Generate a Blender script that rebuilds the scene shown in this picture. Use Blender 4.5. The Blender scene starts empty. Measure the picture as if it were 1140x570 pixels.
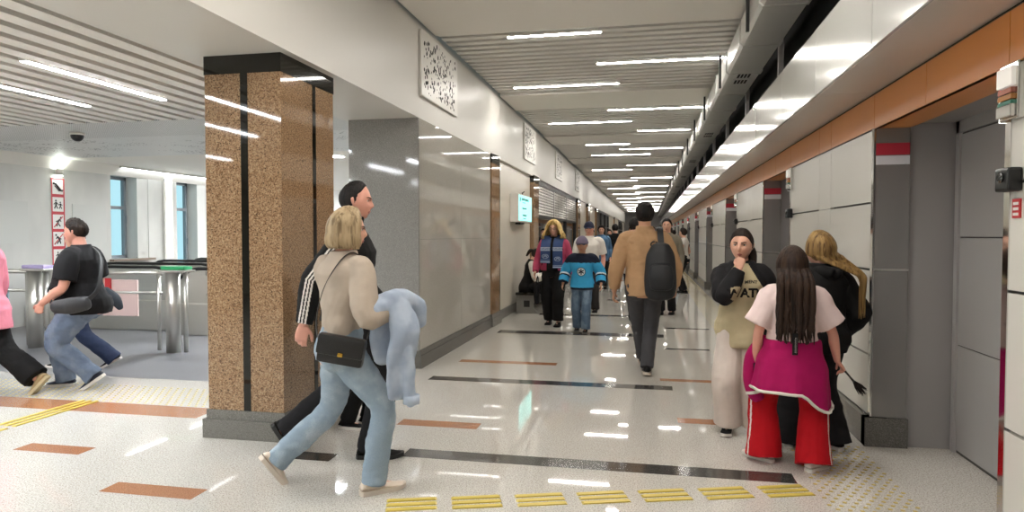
import bpy, bmesh, math, random
from mathutils import Vector as V, Matrix as M, noise
from mathutils.bvhtree import BVHTree
random.seed(7)
C = bpy.context.scene.collection
PI = math.pi

# ---------------------------------------------------------------- helpers
def lin(h):
    h = h.lstrip('#'); out = []
    for i in (0, 2, 4):
        c = int(h[i:i+2], 16)/255
        out.append(c/12.92 if c <= .04045 else ((c+.055)/1.055)**2.4)
    return (*out, 1)

def mk(name, col, rough=.5, metal=0, spec=.5, specks=(), bump=None, emit=0, var=None, stretch=(1, 1, 1), coat=0, sheen=0):
    """principled material; specks: (scale, colour, threshold, softness) noise layers; bump: (scale, strength); var: (scale, amount)"""
    m = bpy.data.materials.new(name); m.use_nodes = True
    nt = m.node_tree; N = nt.nodes; L = nt.links; b = N['Principled BSDF']
    b.inputs['Roughness'].default_value = rough; b.inputs['Metallic'].default_value = metal
    b.inputs['Specular IOR Level'].default_value = spec
    b.inputs['Base Color'].default_value = lin(col)
    if coat: b.inputs['Coat Weight'].default_value = coat
    if sheen: b.inputs['Sheen Weight'].default_value = sheen
    vec = None
    if specks or bump or var:
        tc = N.new('ShaderNodeTexCoord'); mp = N.new('ShaderNodeMapping'); mp.inputs['Scale'].default_value = stretch
        L.new(tc.outputs['Object'], mp.inputs['Vector']); vec = mp.outputs['Vector']
    cur = None
    if var:
        n = N.new('ShaderNodeTexNoise'); n.inputs['Scale'].default_value = var[0]; n.inputs['Detail'].default_value = 3
        L.new(vec, n.inputs['Vector'])
        r = N.new('ShaderNodeMapRange'); r.inputs['From Min'].default_value = .3; r.inputs['From Max'].default_value = .7
        r.inputs['To Min'].default_value = 1-var[1]; r.inputs['To Max'].default_value = 1+var[1]
        L.new(n.outputs['Fac'], r.inputs['Value'])
        mx = N.new('ShaderNodeVectorMath'); mx.operation = 'SCALE'; mx.inputs[0].default_value = lin(col)[:3]
        L.new(r.outputs[0], mx.inputs['Scale']); cur = mx.outputs['Vector']
    for sc, c2, th, so in specks:
        n = N.new('ShaderNodeTexNoise'); n.inputs['Scale'].default_value = sc; n.inputs['Detail'].default_value = 2
        L.new(vec, n.inputs['Vector'])
        r = N.new('ShaderNodeMapRange'); r.inputs['From Min'].default_value = th-so; r.inputs['From Max'].default_value = th+so
        L.new(n.outputs['Fac'], r.inputs['Value'])
        mx = N.new('ShaderNodeMix'); mx.data_type = 'RGBA'
        L.new(r.outputs[0], mx.inputs[0])
        if cur is None: mx.inputs[6].default_value = lin(col)
        else: L.new(cur, mx.inputs[6])
        mx.inputs[7].default_value = lin(c2); cur = mx.outputs[2]
    if cur is not None: L.new(cur, b.inputs['Base Color'])
    if bump:
        n = N.new('ShaderNodeTexNoise'); n.inputs['Scale'].default_value = bump[0]; n.inputs['Detail'].default_value = 4
        L.new(vec, n.inputs['Vector'])
        bp = N.new('ShaderNodeBump'); bp.inputs['Strength'].default_value = bump[1]; bp.inputs['Distance'].default_value = .01
        L.new(n.outputs['Fac'], bp.inputs['Height']); L.new(bp.outputs[0], b.inputs['Normal'])
    if emit:
        b.inputs['Emission Color'].default_value = lin(col); b.inputs['Emission Strength'].default_value = emit
    return m

class MB:
    """collects shapes for ONE mesh object; every face gets a material slot"""
    def __init__(s): s.bm = bmesh.new(); s.mats = []
    def mi(s, m):
        if m not in s.mats: s.mats.append(m)
        return s.mats.index(m)
    def face(s, pts, m):
        f = s.bm.faces.new([s.bm.verts.new(p) for p in pts]); f.material_index = s.mi(m); return f
    def box(s, x0, x1, y0, y1, z0, z1, m, bev=0):
        i = s.mi(m)
        r = bmesh.ops.create_cube(s.bm, size=1)
        for v in r['verts']:
            v.co = V((x0 if v.co.x < 0 else x1, y0 if v.co.y < 0 else y1, z0 if v.co.z < 0 else z1))
        fs = {f for v in r['verts'] for f in v.link_faces}
        if bev:
            es = {e for v in r['verts'] for e in v.link_edges}
            q = bmesh.ops.bevel(s.bm, geom=list(es), offset=bev, segments=2, affect='EDGES', profile=.6)
            fs |= set(q['faces'])
        for f in fs:
            if f.is_valid: f.material_index = i
        return s
    def prism(s, prof, axis, a0, a1, m):
        """closed 2D profile extruded along an axis"""
        def P(u, w, a): return {'x': (a, u, w), 'y': (u, a, w), 'z': (u, w, a)}[axis]
        A = [s.bm.verts.new(P(u, w, a0)) for u, w in prof]; B = [s.bm.verts.new(P(u, w, a1)) for u, w in prof]
        i = s.mi(m); n = len(prof)
        for k in range(n):
            f = s.bm.faces.new((A[k], A[(k+1) % n], B[(k+1) % n], B[k])); f.material_index = i
        for q in (A[::-1], B):
            f = s.bm.faces.new(q); f.material_index = i
        return s
    def tube(s, pts, r, m, n=12, ref=None, smooth=True, cap=True):
        i = s.mi(m)
        for f in tube(s.bm, [V(p) for p in pts], r, n, ref, cap): f.material_index = i; f.smooth = smooth
        return s
    def done(s, name, parent=None, smooth=False, auto=None):
        bmesh.ops.recalc_face_normals(s.bm, faces=s.bm.faces)
        me = bpy.data.meshes.new(name); s.bm.to_mesh(me); s.bm.free()
        for m in s.mats: me.materials.append(m)
        if smooth:
            for p in me.polygons: p.use_smooth = True
        if auto: me.set_sharp_from_angle(angle=auto)
        o = bpy.data.objects.new(name, me); C.objects.link(o)
        if parent: o.parent = parent
        return o

def frames(pts, ref):
    out = []; n = len(pts)
    for k in range(n):
        t = (pts[min(k+1, n-1)]-pts[max(k-1, 0)])
        t = t.normalized() if t.length > 1e-9 else V((0, 0, 1))
        if ref is None:
            ref = V((1, 0, 0)) if abs(t.x) < .8 else V((0, 1, 0))
        x = ref - t*ref.dot(t)
        if x.length < 1e-4: x = t.orthogonal()
        x.normalize(); y = t.cross(x); out.append((t, x, y)); 
    return out

def ringloft(bm, rings, cap=True):
    vs = [[bm.verts.new(p) for p in r] for r in rings]; fs = []; n = len(rings[0])
    for a, b in zip(vs, vs[1:]):
        for k in range(n): fs.append(bm.faces.new((a[k], a[(k+1) % n], b[(k+1) % n], b[k])))
    if cap: fs.append(bm.faces.new(vs[0][::-1])); fs.append(bm.faces.new(vs[-1]))
    return fs

def tube(bm, pts, r, n=12, ref=None, cap=True):
    k = len(pts); rs = r if isinstance(r, (list, tuple)) and len(r) == k and (k != 2 or not isinstance(r, tuple)) else [r]*k
    rings = []
    for p, rr, (t, x, y) in zip(pts, rs, frames(pts, ref)):
        a, b = rr if isinstance(rr, (tuple, list)) else (rr, rr)
        rings.append([p+x*(a*math.cos(2*PI*j/n))+y*(b*math.sin(2*PI*j/n)) for j in range(n)])
    return ringloft(bm, rings, cap)

def catmull(seq, sub):
    """resample a list of equal-length number tuples"""
    out = []; n = len(seq)
    for k in range(n-1):
        p0, p1, p2, p3 = seq[max(k-1, 0)], seq[k], seq[k+1], seq[min(k+2, n-1)]
        for j in range(sub):
            t = j/sub
            out.append(tuple(.5*(2*b+(c-a)*t+(2*a-5*b+4*c-d)*t*t+(3*b-a-3*c+d)*t**3) for a, b, c, d in zip(p0, p1, p2, p3)))
    out.append(tuple(seq[-1])); return out

def limb(bm, pts, rads, ref=None, n=14, sub=4, round_ends=True):
    seq = [tuple(p)+((r, r) if not isinstance(r, (tuple, list)) else tuple(r)) for p, r in zip(pts, rads)]
    sm = catmull(seq, sub)
    P = [V(q[:3]) for q in sm]; R = [(max(q[3], .001), max(q[4], .001)) for q in sm]
    if round_ends:
        t0 = (P[0]-P[1]).normalized(); t1 = (P[-1]-P[-2]).normalized()
        a, b = R[0], R[-1]
        P = [P[0]+t0*min(a)*.8, P[0]+t0*min(a)*.5]+P+[P[-1]+t1*min(b)*.5, P[-1]+t1*min(b)*.8]
        R = [(a[0]*.45, a[1]*.45), (a[0]*.82, a[1]*.82)]+R+[(b[0]*.82, b[1]*.82), (b[0]*.45, b[1]*.45)]
    return tube(bm, P, R, n, ref)

def empty(name, loc, rz=0, label=None, cat=None, group=None):
    o = bpy.data.objects.new(name, None); C.objects.link(o); o.location = loc; o.rotation_euler = (0, 0, rz)
    o.empty_display_size = .1
    return tag(o, label, cat, group)
def tag(o, label=None, cat=None, group=None, kind=None):
    if label: o['label'] = label
    if cat: o['category'] = cat
    if group: o['group'] = group
    if kind: o['kind'] = kind
    return o
def struct(o, label, cat):
    return tag(o, label, cat, None, 'structure')
def copy_tree(o, parent=None):
    c = o.copy(); C.objects.link(c)
    if parent: c.parent = parent
    for ch in list(o.children): copy_tree(ch, c)
    return c

def text_mesh(s, size, depth=.002, bold=0, spacing=1.0):
    """letters as a mesh lying in the XZ plane, centred, facing -Y"""
    cu = bpy.data.curves.new('lettering', 'FONT'); cu.body = s; cu.size = size; cu.align_x = 'CENTER'; cu.align_y = 'CENTER'
    cu.extrude = depth; cu.offset = bold; cu.space_character = spacing
    o = bpy.data.objects.new('lettering', cu); C.objects.link(o)
    dg = bpy.context.evaluated_depsgraph_get()
    me = bpy.data.meshes.new_from_object(o.evaluated_get(dg))
    bpy.data.objects.remove(o); bpy.data.curves.remove(cu)
    me.transform(M.Rotation(PI/2, 4, 'X')); me.materials.clear(); return me

# ---------------------------------------------------------------- materials
m_floor = mk('polished_granite_floor', '#cbc7bf', .028, specks=((120, '#a49e94', .56, .05), (90, '#d4d1ca', .60, .05), (160, '#87827b', .64, .04)), var=(1.1, .04))
m_floor2 = mk('matte_grey_stone', '#77777a', .32, specks=((240, '#5c5c60', .57, .06),), var=(1.5, .08))
m_dark_inlay = mk('black_granite_inlay', '#3b3936', .12, specks=((300, '#605d58', .62, .05),))
m_brown_inlay = mk('brown_granite_inlay', '#a5714e', .14, specks=((260, '#7a4c34', .56, .05), (220, '#c0906c', .62, .05)))
m_pillar = mk('brown_granite', '#9c7d5f', .04, specks=((95, '#b49877', .56, .07), (105, '#77593f', .57, .05), (130, '#3a2b1e', .62, .04)))
m_black_stone = mk('black_polished_stone', '#15140f', .04)
m_plinth = mk('grey_granite_plinth', '#77756f', .25, specks=((240, '#5a5853', .57, .06), (200, '#94928b', .62, .05)))
m_plinth_dark = mk('dark_grey_granite_plinth', '#5e5c58', .22, specks=((240, '#48463f', .57, .06), (200, '#7d7a74', .62, .05)))
m_block = mk('grey_granite_cladding', '#8b8985', .06, specks=((230, '#6c6a66', .56, .05), (180, '#aaa8a3', .62, .05)))
m_block_light = mk('light_grey_granite_cladding', '#b8b4ab', .035, specks=((230, '#918d84', .57, .06), (180, '#c2beb4', .62, .05)))
m_white = mk('white_painted_plaster', '#d6d3cc', .42, spec=.4)
m_white_flat = mk('white_ceiling_paint', '#ece8e0', .7)
m_slat = mk('light_grey_metal_slat', '#e8e5de', .45)
m_slat_back = mk('dark_void_above_slats', '#2b2927', .9)
m_black_void = mk('black_service_void', '#191816', .8)
m_wall_lobby = mk('pale_grey_plaster', '#cfcec9', .6, var=(1.8, .1), stretch=(1, 1, .5))
m_cream = mk('cream_wall_panel', '#d4cdbe', .22)
m_panel = mk('white_enamel_panel', '#cfccc4', .22)
m_groove = mk('dark_joint', '#4b4844', .6)
m_steel = mk('brushed_steel', '#93918f', .25, metal=.55, stretch=(1, 1, .02), bump=(260, .04))
m_steel_door = mk('grey_door_enamel', '#a5a3a1', .3)
m_grey_paint = mk('dark_grey_paint', '#949190', .4)
m_chrome = mk('chrome', '#d8d8d6', .08, metal=1)
m_stainless = mk('stainless_steel', '#c6c4bd', .3, metal=.85)
m_alu = mk('satin_aluminium_panel', '#d6d5d1', .13, metal=.45)
m_soffit = mk('satin_grey_soffit_panel', '#c6c1ba', .3, metal=.2)
m_orange = mk('orange_brown_panel', '#cf8440', .3)
m_duct = mk('galvanised_duct', '#cfcec9', .3, metal=.25, bump=(60, .15), stretch=(.4, 3, 3))
m_black_metal = mk('black_metal', '#1d1c1b', .4)
m_lamp = mk('lit_lamp', '#fffaf3', .4, emit=102)
m_lamp_fill = mk('added_fill_lamp', '#f6fbff', .4, emit=330)
m_lamp_cool = mk('lit_cool_lamp', '#f6fbff', .4, emit=140)
m_sky = None
m_frame_win = mk('grey_window_frame', '#8a9096', .4)
m_glass_dark = mk('dark_shop_glass', '#1a1b1c', .04, spec=.8)
m_rubber = mk('black_rubber', '#141414', .45)
m_plastic_black = mk('black_plastic', '#0f0f10', .3)
m_yellow = mk('yellow_tactile_plastic', '#c9b24c', .4)
m_brass = mk('brass_stud', '#bda75c', .45, metal=.3)
m_white_plastic = mk('white_plastic', '#dedbd4', .35)
m_red = mk('red_plastic', '#b8262c', .4)
m_stone_bench = mk('cast_stone', '#77756f', .5, specks=((160, '#55534e', .57, .06),))

def emat(name, col, strength):
    m = bpy.data.materials.new(name); m.use_nodes = True; nt = m.node_tree
    b = nt.nodes['Principled BSDF']; b.inputs['Base Color'].default_value = lin(col)
    b.inputs['Emission Color'].default_value = lin(col); b.inputs['Emission Strength'].default_value = strength
    return m
def dots(name, col, hole, scale, th, rough=.5, stretch=(1, 1, 1), rnd=1.0, mod=False):
    """perforated sheet: Voronoi dots"""
    m = mk(name, col, rough); nt = m.node_tree; N = nt.nodes; L = nt.links; b = N['Principled BSDF']
    tc = N.new('ShaderNodeTexCoord'); mp = N.new('ShaderNodeMapping'); mp.inputs['Scale'].default_value = stretch
    vo = N.new('ShaderNodeTexVoronoi'); vo.voronoi_dimensions = '3D'; vo.inputs['Scale'].default_value = scale; vo.inputs['Randomness'].default_value = rnd
    L.new(tc.outputs['Object'], mp.inputs[0]); L.new(mp.outputs[0], vo.inputs['Vector'])
    lt = N.new('ShaderNodeMath'); lt.operation = 'LESS_THAN'; L.new(vo.outputs['Distance'], lt.inputs[0]); lt.inputs[1].default_value = th
    fac = lt.outputs[0]
    if mod:
        ns = N.new('ShaderNodeTexNoise'); ns.inputs['Scale'].default_value = scale*.12; L.new(mp.outputs[0], ns.inputs['Vector'])
        mu = N.new('ShaderNodeMapRange'); mu.inputs['From Min'].default_value = .42; mu.inputs['From Max'].default_value = .6
        mu.inputs['To Max'].default_value = th*1.2; L.new(ns.outputs['Fac'], mu.inputs['Value']); L.new(mu.outputs[0], lt.inputs[1])
    mx = N.new('ShaderNodeMix'); mx.data_type = 'RGBA'; L.new(fac, mx.inputs[0]); mx.inputs[6].default_value = lin(col); mx.inputs[7].default_value = lin(hole)
    L.new(mx.outputs[2], b.inputs['Base Color']); return m
# ================================================================ SETTING
YF, YN = 72.0, -7.0         # far and near end of the hall
XL = -2.43                  # face of the left beam and cladding
ZB, ZC = 2.71, 3.78         # underside of the left beam, hall ceiling

# ---- floor (one mesh; stone inlays are part of its pattern)
f = MB()
f.box(-9.7, 2.4, YN, YF, -.2, 0, m_floor)
def inlay(x0, x1, y0, y1, m, sk=0):
    f.face([(x0, y0, .0006), (x1, y0, .0006), (x1+sk, y1, .0006), (x0+sk, y1, .0006)], m)
f.face([(-9.7, 5.9, .0004), (-3.3, 5.9, .0004), (-3.3, 18, .0004), (-9.7, 18, .0004)], m_floor2)
for y, x0, x1, w in ((4.22, -1.58, .86, .17), (6.5, -2.16, .23, .18), (9.85, -2.2, .22, .3), (12.15, -1.95, .13, .2), (15.1, -.9, .22, .2), (18.2, -2.0, .2, .25), (21.5, -1.2, 1, .25), (25, -2.2, .2, .3), (29, -1.2, 1, .3)):
    inlay(x0, x1, y-w/2, y+w/2, m_dark_inlay)
for y, x0, x1, w in ((8.76, .21, .76, .1), (10.7, .26, .92, .12), (13.86, -.31, .3, .15), (2.2, -.4, 1, .17)):
    inlay(x0, x1, y-w/2, y+w/2, m_dark_inlay)
for y, x0, x1, w in ((4.91, -1.88, -1.25, .16), (7.46, -2.12, -1.0, .15), (5.38, .23, .58, .15), (6.87, .12, .69, .12), (3.82, -4.2, -3.68, .15), (3.3, -3.04, -2.45, .15), (2.6, -4.4, -3.8, .15)):
    inlay(x0, x1, y-w/2, y+w/2, m_brown_inlay)
inlay(-9.7, -3.5, 4.68, 4.98, m_brown_inlay)
inlay(-2.49, -2.0, 3.95, 4.1, m_dark_inlay)
struct(f.done('floor'), 'polished pale granite floor with black and brown stone inlays', 'floor')

# ---- hall ceiling: slat fields between flat cross beams
bay = 4.8; y_bays = [7.55+bay*k for k in range(-3, 14)]
s = MB(); s.box(-2.5, 1.6, YN, YF, ZC+.12, ZC+.3, m_slat_back)
for y0 in y_bays:
    n = 17
    for k in range(n):
        a = y0+.02+k*.2
        if a > YF-1 or a < YN: continue
        s.box(XL, 1.06, a, a+.115, ZC, ZC+.06, m_slat)
    s.box(XL, 1.06, y0-1.35, y0, ZC-.03, ZC+.1, m_white_flat)
struct(s.done('ceiling'), 'grey slatted hall ceiling crossed by flat white beams', 'ceiling')

# ---- left beam with its soffit, running the whole hall
b = MB()
prof = [(-3.3, ZB), (XL, ZB), (XL, ZC-.12), (XL-.02, ZC-.04), (XL-.06, ZC+.02), (XL-.12, ZC+.2), (-3.3, ZC+.2)]
b.prism(prof, 'y', YN, YF, m_white)
struct(b.done('trim_1', auto=.5), 'deep white plaster beam along the left side of the hall', 'beam')

# ---- grilles on the beam
def beam_grille(y0, y1, seed):
    g = MB(); r = random.Random(seed)
    g.box(XL+.001, XL+.035, y0, y1, 2.95, 3.66, m_white_plastic, .008)
    for _ in range(230):
        y = r.uniform(y0+.07, y1-.1); z = r.uniform(3.0, 3.6)
        if (y-y0)/(y1-y0) > .86 and r.random() < .6: continue
        w = r.uniform(.008, .021); h = w*r.uniform(.9, 1.6)
        x = XL+.0358
        g.face([(x, y+w*math.cos(t*PI/4), z+h*math.sin(t*PI/4)) for t in range(8)], m_black_void)
    return g.done('ventilation_grille')
for (y0, y1, lab) in ((6.95, 8.33, 'large white perforated grille on the beam above the grey granite block'), (13.1, 14.4, 'perforated white beam grille above the wall screen'),
                      (17.7, 19.0, 'perforated white beam grille above the shop shutter'), (22.6, 23.9, 'farthest perforated white grille on the left beam')):
    tag(beam_grille(y0, y1, int(y0*10)), lab, 'grille', 'perforated grilles on the beam')

# ---- strip lights in the hall ceiling
hall_l = [(-1.64, -.55, 7.84), (-.7, .95, 9.28), (-2.1, -.46, 10.53), (-.76, .94, 12.75), (-2.05, -.36, 14.05), (-.25, .88, 15.4), (-1.6, -.5, 17.54), (-.78, .87, 18.58),
          (-1.64, .03, 19.86), (-.27, .88, 21.5), (-.72, .86, 22.97), (-2.0, -.6, 24.4)]
for k in range(9):
    y = 26.6+bay*k; hall_l += [(-1.7, -.3, y), (-.7, .9, y+1.4), (-2.0, -.5, y+2.8)]
hall_l += [(-2.05, -.4, 5.6), (-.7, .9, 4.4), (-1.9, -.4, 3.1), (-.6, .9, .8), (-2.0, -.4, -.7), (-.9, .6, -2), (-.7, .9, -4.1), (-2, -.4, -5.4)]
hall_l[-8] = (-.5, .95, 4.0)
words = ['first', 'second', 'third', 'fourth', 'fifth', 'sixth', 'seventh', 'eighth', 'ninth', 'tenth', 'eleventh', 'twelfth']
def strip_light(x0, x1, y0, y1, z, m, cover=.012):
    root = empty('ceiling_strip_light', ((x0+x1)/2, (y0+y1)/2, z))
    hx, hy = (x1-x0)/2, (y1-y0)/2
    a = MB(); a.box(-hx-.008, hx+.008, -hy-.008, hy+.008, -.004, .05, m_white_plastic); a.done('housing', root)
    d = MB(); d.box(-hx, hx, -hy, hy, -.006, -.0042, m); d.done('diffuser', root)
    return root
for i, (x0, x1, y) in enumerate(hall_l):
    o = strip_light(x0, x1, y-.029, y+.029, ZC-.004, m_lamp)
    if i < 12: lab = 'lit white strip light across the hall ceiling, %s from the front' % words[i]
    elif i < 12+27: lab = 'lit white strip light in the far hall ceiling'
    else: lab = 'lit white strip light in the hall ceiling behind the viewer'
    tag(o, lab, 'ceiling light', 'strip lights across the hall ceiling' if i < 12 else ('far hall strip lights' if i < 39 else 'hall strip lights behind the viewer'))

# ---- lobby: ceiling, walls
ZL = 2.73
s = MB(); s.box(-9.9, -3.3, YN, 18, ZL+.1, ZL+.3, m_slat_back)
x = -3.42
while x > -9.7:
    s.box(x-.135, x, YN, 6.65, ZL, ZL+.06, m_slat); x -= .225
m_perf = dots('perforated_ceiling_sheet', '#dcdcd9', '#8f8f8b', 34, .32, rnd=0)
m_perf2 = dots('random_hole_ceiling_sheet', '#dededb', '#6a6864', 26, .3, mod=True)
s.box(-9.7, -3.3, 6.65, 7.7, ZL, ZL+.05, m_perf)
s.box(-9.7, -3.3, 7.7, 9.6, ZL, ZL+.05, m_perf2)
s.box(-9.7, -3.3, 9.6, 18, ZL, ZL+.05, m_white_flat)
struct(s.done('ceiling_lobby'), 'slatted lobby ceiling ending in a perforated white band', 'ceiling')
lob = [(-4.5, 4.17, 5.63), (-5.45, 4.55, 5.75), (-6.4, 4.2, 5.52), (-4.0, 1.4, 3.0), (-5.0, .6, 2.3), (-6.0, 1.2, 2.9), (-7.4, 2.4, 4.2), (-4.5, -2.4, -.9), (-5.6, -3.2, -1.6), (-7.0, -1.8, 0), (-8.6, 1.2, 2.6)]
for i, (x, y0, y1) in enumerate(lob):
    o = strip_light(x-.029, x+.029, y0, y1, ZL-.002, m_lamp_cool)
    lab = ['lit lobby strip light nearest the brown granite pillar', 'lit lobby strip light second from the granite pillar', 'lit lobby strip light third from the granite pillar'][i] if i < 3 else 'lit strip light in the lobby ceiling behind the viewer'
    tag(o, lab, 'ceiling light', 'lobby strip lights' if i < 3 else 'lobby strip lights behind the viewer')
# unseen fill lamps added to brighten the lobby, kept out of view
for i, (x, y) in enumerate(((-7.2, 13.5), (-5.2, 10.2), (-4.6, 14.0), (-8.4, 16.2), (-5.0, 8.4))):
    o = strip_light(x-.3, x+.3, y-.12, y+.12, ZL-.002, m_lamp_fill)
    tag(o, 'added unseen fill lamp in the lobby ceiling over the escalators', 'ceiling light', 'added fill lamps over the escalators')

WX = -9.7
w = MB()
holes = [(10.7, 11.65, 1.0, 2.56), (12.47, 13.42, .1, 2.58)]
ys = [YN, holes[0][0], holes[0][1], holes[1][0], holes[1][1], 18]
for a, c in ((ys[0], ys[1]), (ys[2], ys[3]), (ys[4], ys[5])): w.box(WX-.5, WX, a, c, 0, 2.9, m_wall_lobby)
for y0, y1, z0, z1 in holes:
    w.box(WX-.5, WX, y0, y1, 0, z0, m_wall_lobby); w.box(WX-.5, WX, y0, y1, z1, 2.9, m_wall_lobby)
w.prism([(WX, 2.55), (WX+.05, 2.62), (WX+.12, ZL), (WX, ZL)], 'y', YN, 18, m_white_flat)
struct(w.done('wall_left'), 'pale grey lobby wall pierced by two daylight windows', 'wall')
w = MB(); w.box(WX, -3.25, 18, 18.3, 0, 2.9, m_wall_lobby); struct(w.done('wall_back'), 'pale far wall of the lobby', 'wall')
w = MB(); w.box(WX, 2.4, YN-.2, YN, 0, 4, m_wall_lobby); struct(w.done('wall_front'), 'pale wall closing the hall behind the viewer', 'wall')
w = MB(); w.box(-3.3, 2.4, YF, YF+.2, 0, 4, m_grey_paint); struct(w.done('wall_far'), 'grey wall at the far end of the hall', 'wall')

# glowing strip added at the wall top to brighten the lobby
root = empty('added_fill_strip', (WX+.13, 12.4, 2.69)); tag(root, 'long thin fill light strip added along the top of the lobby wall', 'fill light')
a = MB(); a.box(-.02, .03, -1.6, 5.2, 0, .035, m_white_plastic); a.done('housing', root)
a = MB(); a.box(-.012, .022, -1.55, 5.15, -.008, -.0005, mk('lit_fill_strip', '#f4fbff', .4, emit=14)); a.done('diffuser', root)
# windows
m_pane = mk('window_glass', '#d8eef2', .05); m_pane.node_tree.nodes['Principled BSDF'].inputs['Transmission Weight'].default_value = 1
m_pane.node_tree.nodes['Principled BSDF'].inputs['IOR'].default_value = 1.02
def window(name, y0, y1, z0, z1, bars, lab):
    fr = MB(); t = .06; X = WX-.32
    fr.box(X, X+.07, y0, y0+t, z0, z1, m_frame_win); fr.box(X, X+.07, y1-t-.3*(y1-y0), y1-.3*(y1-y0), z0, z1, m_frame_win)
    ye = y1-.3*(y1-y0)
    fr.box(X, X+.07, y0, ye, z1-t, z1, m_frame_win); fr.box(X, X+.07, y0, ye, z0, z0+t, m_frame_win)
    for z in bars: fr.box(X-.002, X+.072, y0+t*.5, ye-t*.5, z-.03, z+.03, m_frame_win)
    fr.box(X-.05, WX-.01, ye, y1, z0, z1, m_wall_lobby)
    o = struct(fr.done(name), lab, 'window')
    p = MB(); p.box(X+.03, X+.04, y0+t*.5, ye-t*.5, z0+.02, z1-.02, m_pane); p.done('pane', o)
    h = MB(); h.box(X+.07, X+.1, ye-.045, ye-.02, (z0+z1)/2-.1, (z0+z1)/2+.04, m_frame_win, .005); h.done('window_handle', o)
    return o
window('window_1', 10.7, 11.65, 1.0, 2.56, (1.62+.35,), 'lobby window with a grey frame and deep white reveal')
window('window_2', 12.47, 13.42, .1, 2.58, (2.0,), 'tall grey framed glazed door with a transom beside the wall lamp')
t = MB(); t.box(WX, WX+.1, 10.65, 11.72, .96, 1.0, mk('brown_window_sill', '#8f7f72', .4)); struct(t.done('trim_2'), 'brown sill under the lobby window', 'sill')

# ---- left wall of the hall: cladding, pillars, panels, shop fronts
def clad_pillar(y0, y1, x0, x1, lab, base=True):
    root = empty('granite_pillar', ((x0+x1)/2, (y0+y1)/2, 0)); root['kind'] = 'structure'; root['label'] = lab; root['category'] = 'pillar'
    hx, hy = (x1-x0)/2, (y1-y0)/2
    s = MB(); s.box(-hx, hx, -hy, hy, .1, 2.58, m_pillar); s.done('shaft', root)
    c = MB(); c.box(-hx-.004, hx+.004, -hy-.004, hy+.004, 2.58, ZB+.02, m_black_stone); c.done('black_band', root)
    p = MB(); p.box(-hx-.012, hx+.012, -hy-.012, hy+.012, 0, .2, m_plinth); p.box(-hx-.03, hx+.03, -hy-.035, hy+.035, 0, .135, m_plinth); p.done('plinth', root)
    return root, hx, hy
r, hx, hy = clad_pillar(4.28, 5.07, -3.09, -2.5, 'big square brown granite pillar with black inlay strips in front')
st = MB()
st.box(-hx+.28, -hx+.335, -hy-.003, -hy+.01, .2, 2.6, m_black_stone); st.box(hx-.01, hx+.003, .05, .1, .2, 2.6, m_black_stone); st.done('inlay_strip', r)
w = MB()
w.box(-3.24, XL-.004, 6.94, 10.28, .18, ZB+.01, m_block)
for k, (a, c) in enumerate(((6.96, 8.6), (8.604, 10.28))):
    for z0, z1 in ((.2, 1.4), (1.403, ZB)): w.box(XL-.01, XL, a, c, z0, z1, m_block_light)
w.box(-3.27, XL+.03, 6.91, 10.28, 0, .14, m_plinth_dark); w.box(-3.25, XL+.015, 6.925, 10.28, 0, .19, m_plinth_dark)
struct(w.done('wall_block'), 'grey granite clad block beyond the brown pillar', 'wall')
clad_pillar(10.3, 10.85, -3.0, XL+.02, 'narrow brown granite pillar at the end of the grey block')
w = MB()
def wall_seg(y0, y1, m=None):
    w.box(-2.9, XL-.06, y0, y1, 0, ZB+.01, m or m_cream); w.box(-2.9, XL-.035, y0, y1, 0, .16, m_plinth)
wall_seg(11.0, 14.2); wall_seg(24.4, 27.4); wall_seg(28.4, 32); wall_seg(43, 49); wall_seg(50, 57); wall_seg(65, YF)
w.box(-2.55, XL-.02, 10.87, 10.93, 0, ZB, m_chrome); w.box(-2.55, XL-.03, 11.1, 11.13, 0, ZB, m_chrome)
w.box(-2.95, -2.9, 10.28, YF, 0, ZB+.01, m_cream)
struct(w.done('wall_hall'), 'cream panelled left wall of the hall', 'wall')
clad_pillar(14.25, 14.9, -3.0, XL+.02, 'dark brown granite pillar before the shop shutter')
clad_pillar(23.4, 24.3, -3.0, XL+.02, 'brown granite pillar beyond the shop shutter')
clad_pillar(27.45, 28.35, -3.0, XL+.02, 'fourth brown granite pillar along the left wall')
clad_pillar(32.05, 32.8, -3.0, XL+.02, 'far brown granite pillar before the dark glass front')
clad_pillar(49.0, 50.0, -3.0, XL+.02, 'farthest brown granite pillar on the left')

def shop(y0, y1, name, lab, grille=True):
    root = empty(name, (XL-.06, (y0+y1)/2, 0)); tag(root, lab, 'shop front'); hy = (y1-y0)/2
    a = MB()
    for y in (-hy+.03, -hy/3, hy/3, hy-.03): a.box(-.04, .03, y-.03, y+.03, 0, 2.66, m_black_metal)
    a.box(-.04, .03, -hy, hy, 2.6, 2.7, m_black_metal); a.box(-.04, .03, -hy, hy, 0, .12, m_black_metal); a.box(-.04, .03, -hy, hy, 1.86, 1.9, m_black_metal)
    a.done('frame', root)
    g = MB(); g.box(-.03, -.02, -hy, hy, .1, 2.62, m_glass_dark); g.done('glass', root)
    if grille:
        g = MB(); r = random.Random(3)
        for k in range(10):
            z = 1.93+k*.068; n = int(hy*2/.11)
            pts = [(.02, -hy+j*.055, z+(.017 if j % 2 else -.017)) for j in range(n*2)]
            g.tube(pts, .009, m_stainless, 6, smooth=False)
        for k in range(int(hy*2/.28)):
            y = -hy+.14+k*.28
            g.box(.014, .026, y-.02, y+.02, 1.92, 2.6, m_white_plastic)
        g.done('roller_grille', root)
    return root
shop(15.0, 23.3, 'shop_shutter', 'dark glazed shop front behind a silver roller grille')
shop(32.9, 42.9, 'dark_shop', 'dark glass shop front farther along the left wall', False)
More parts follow.
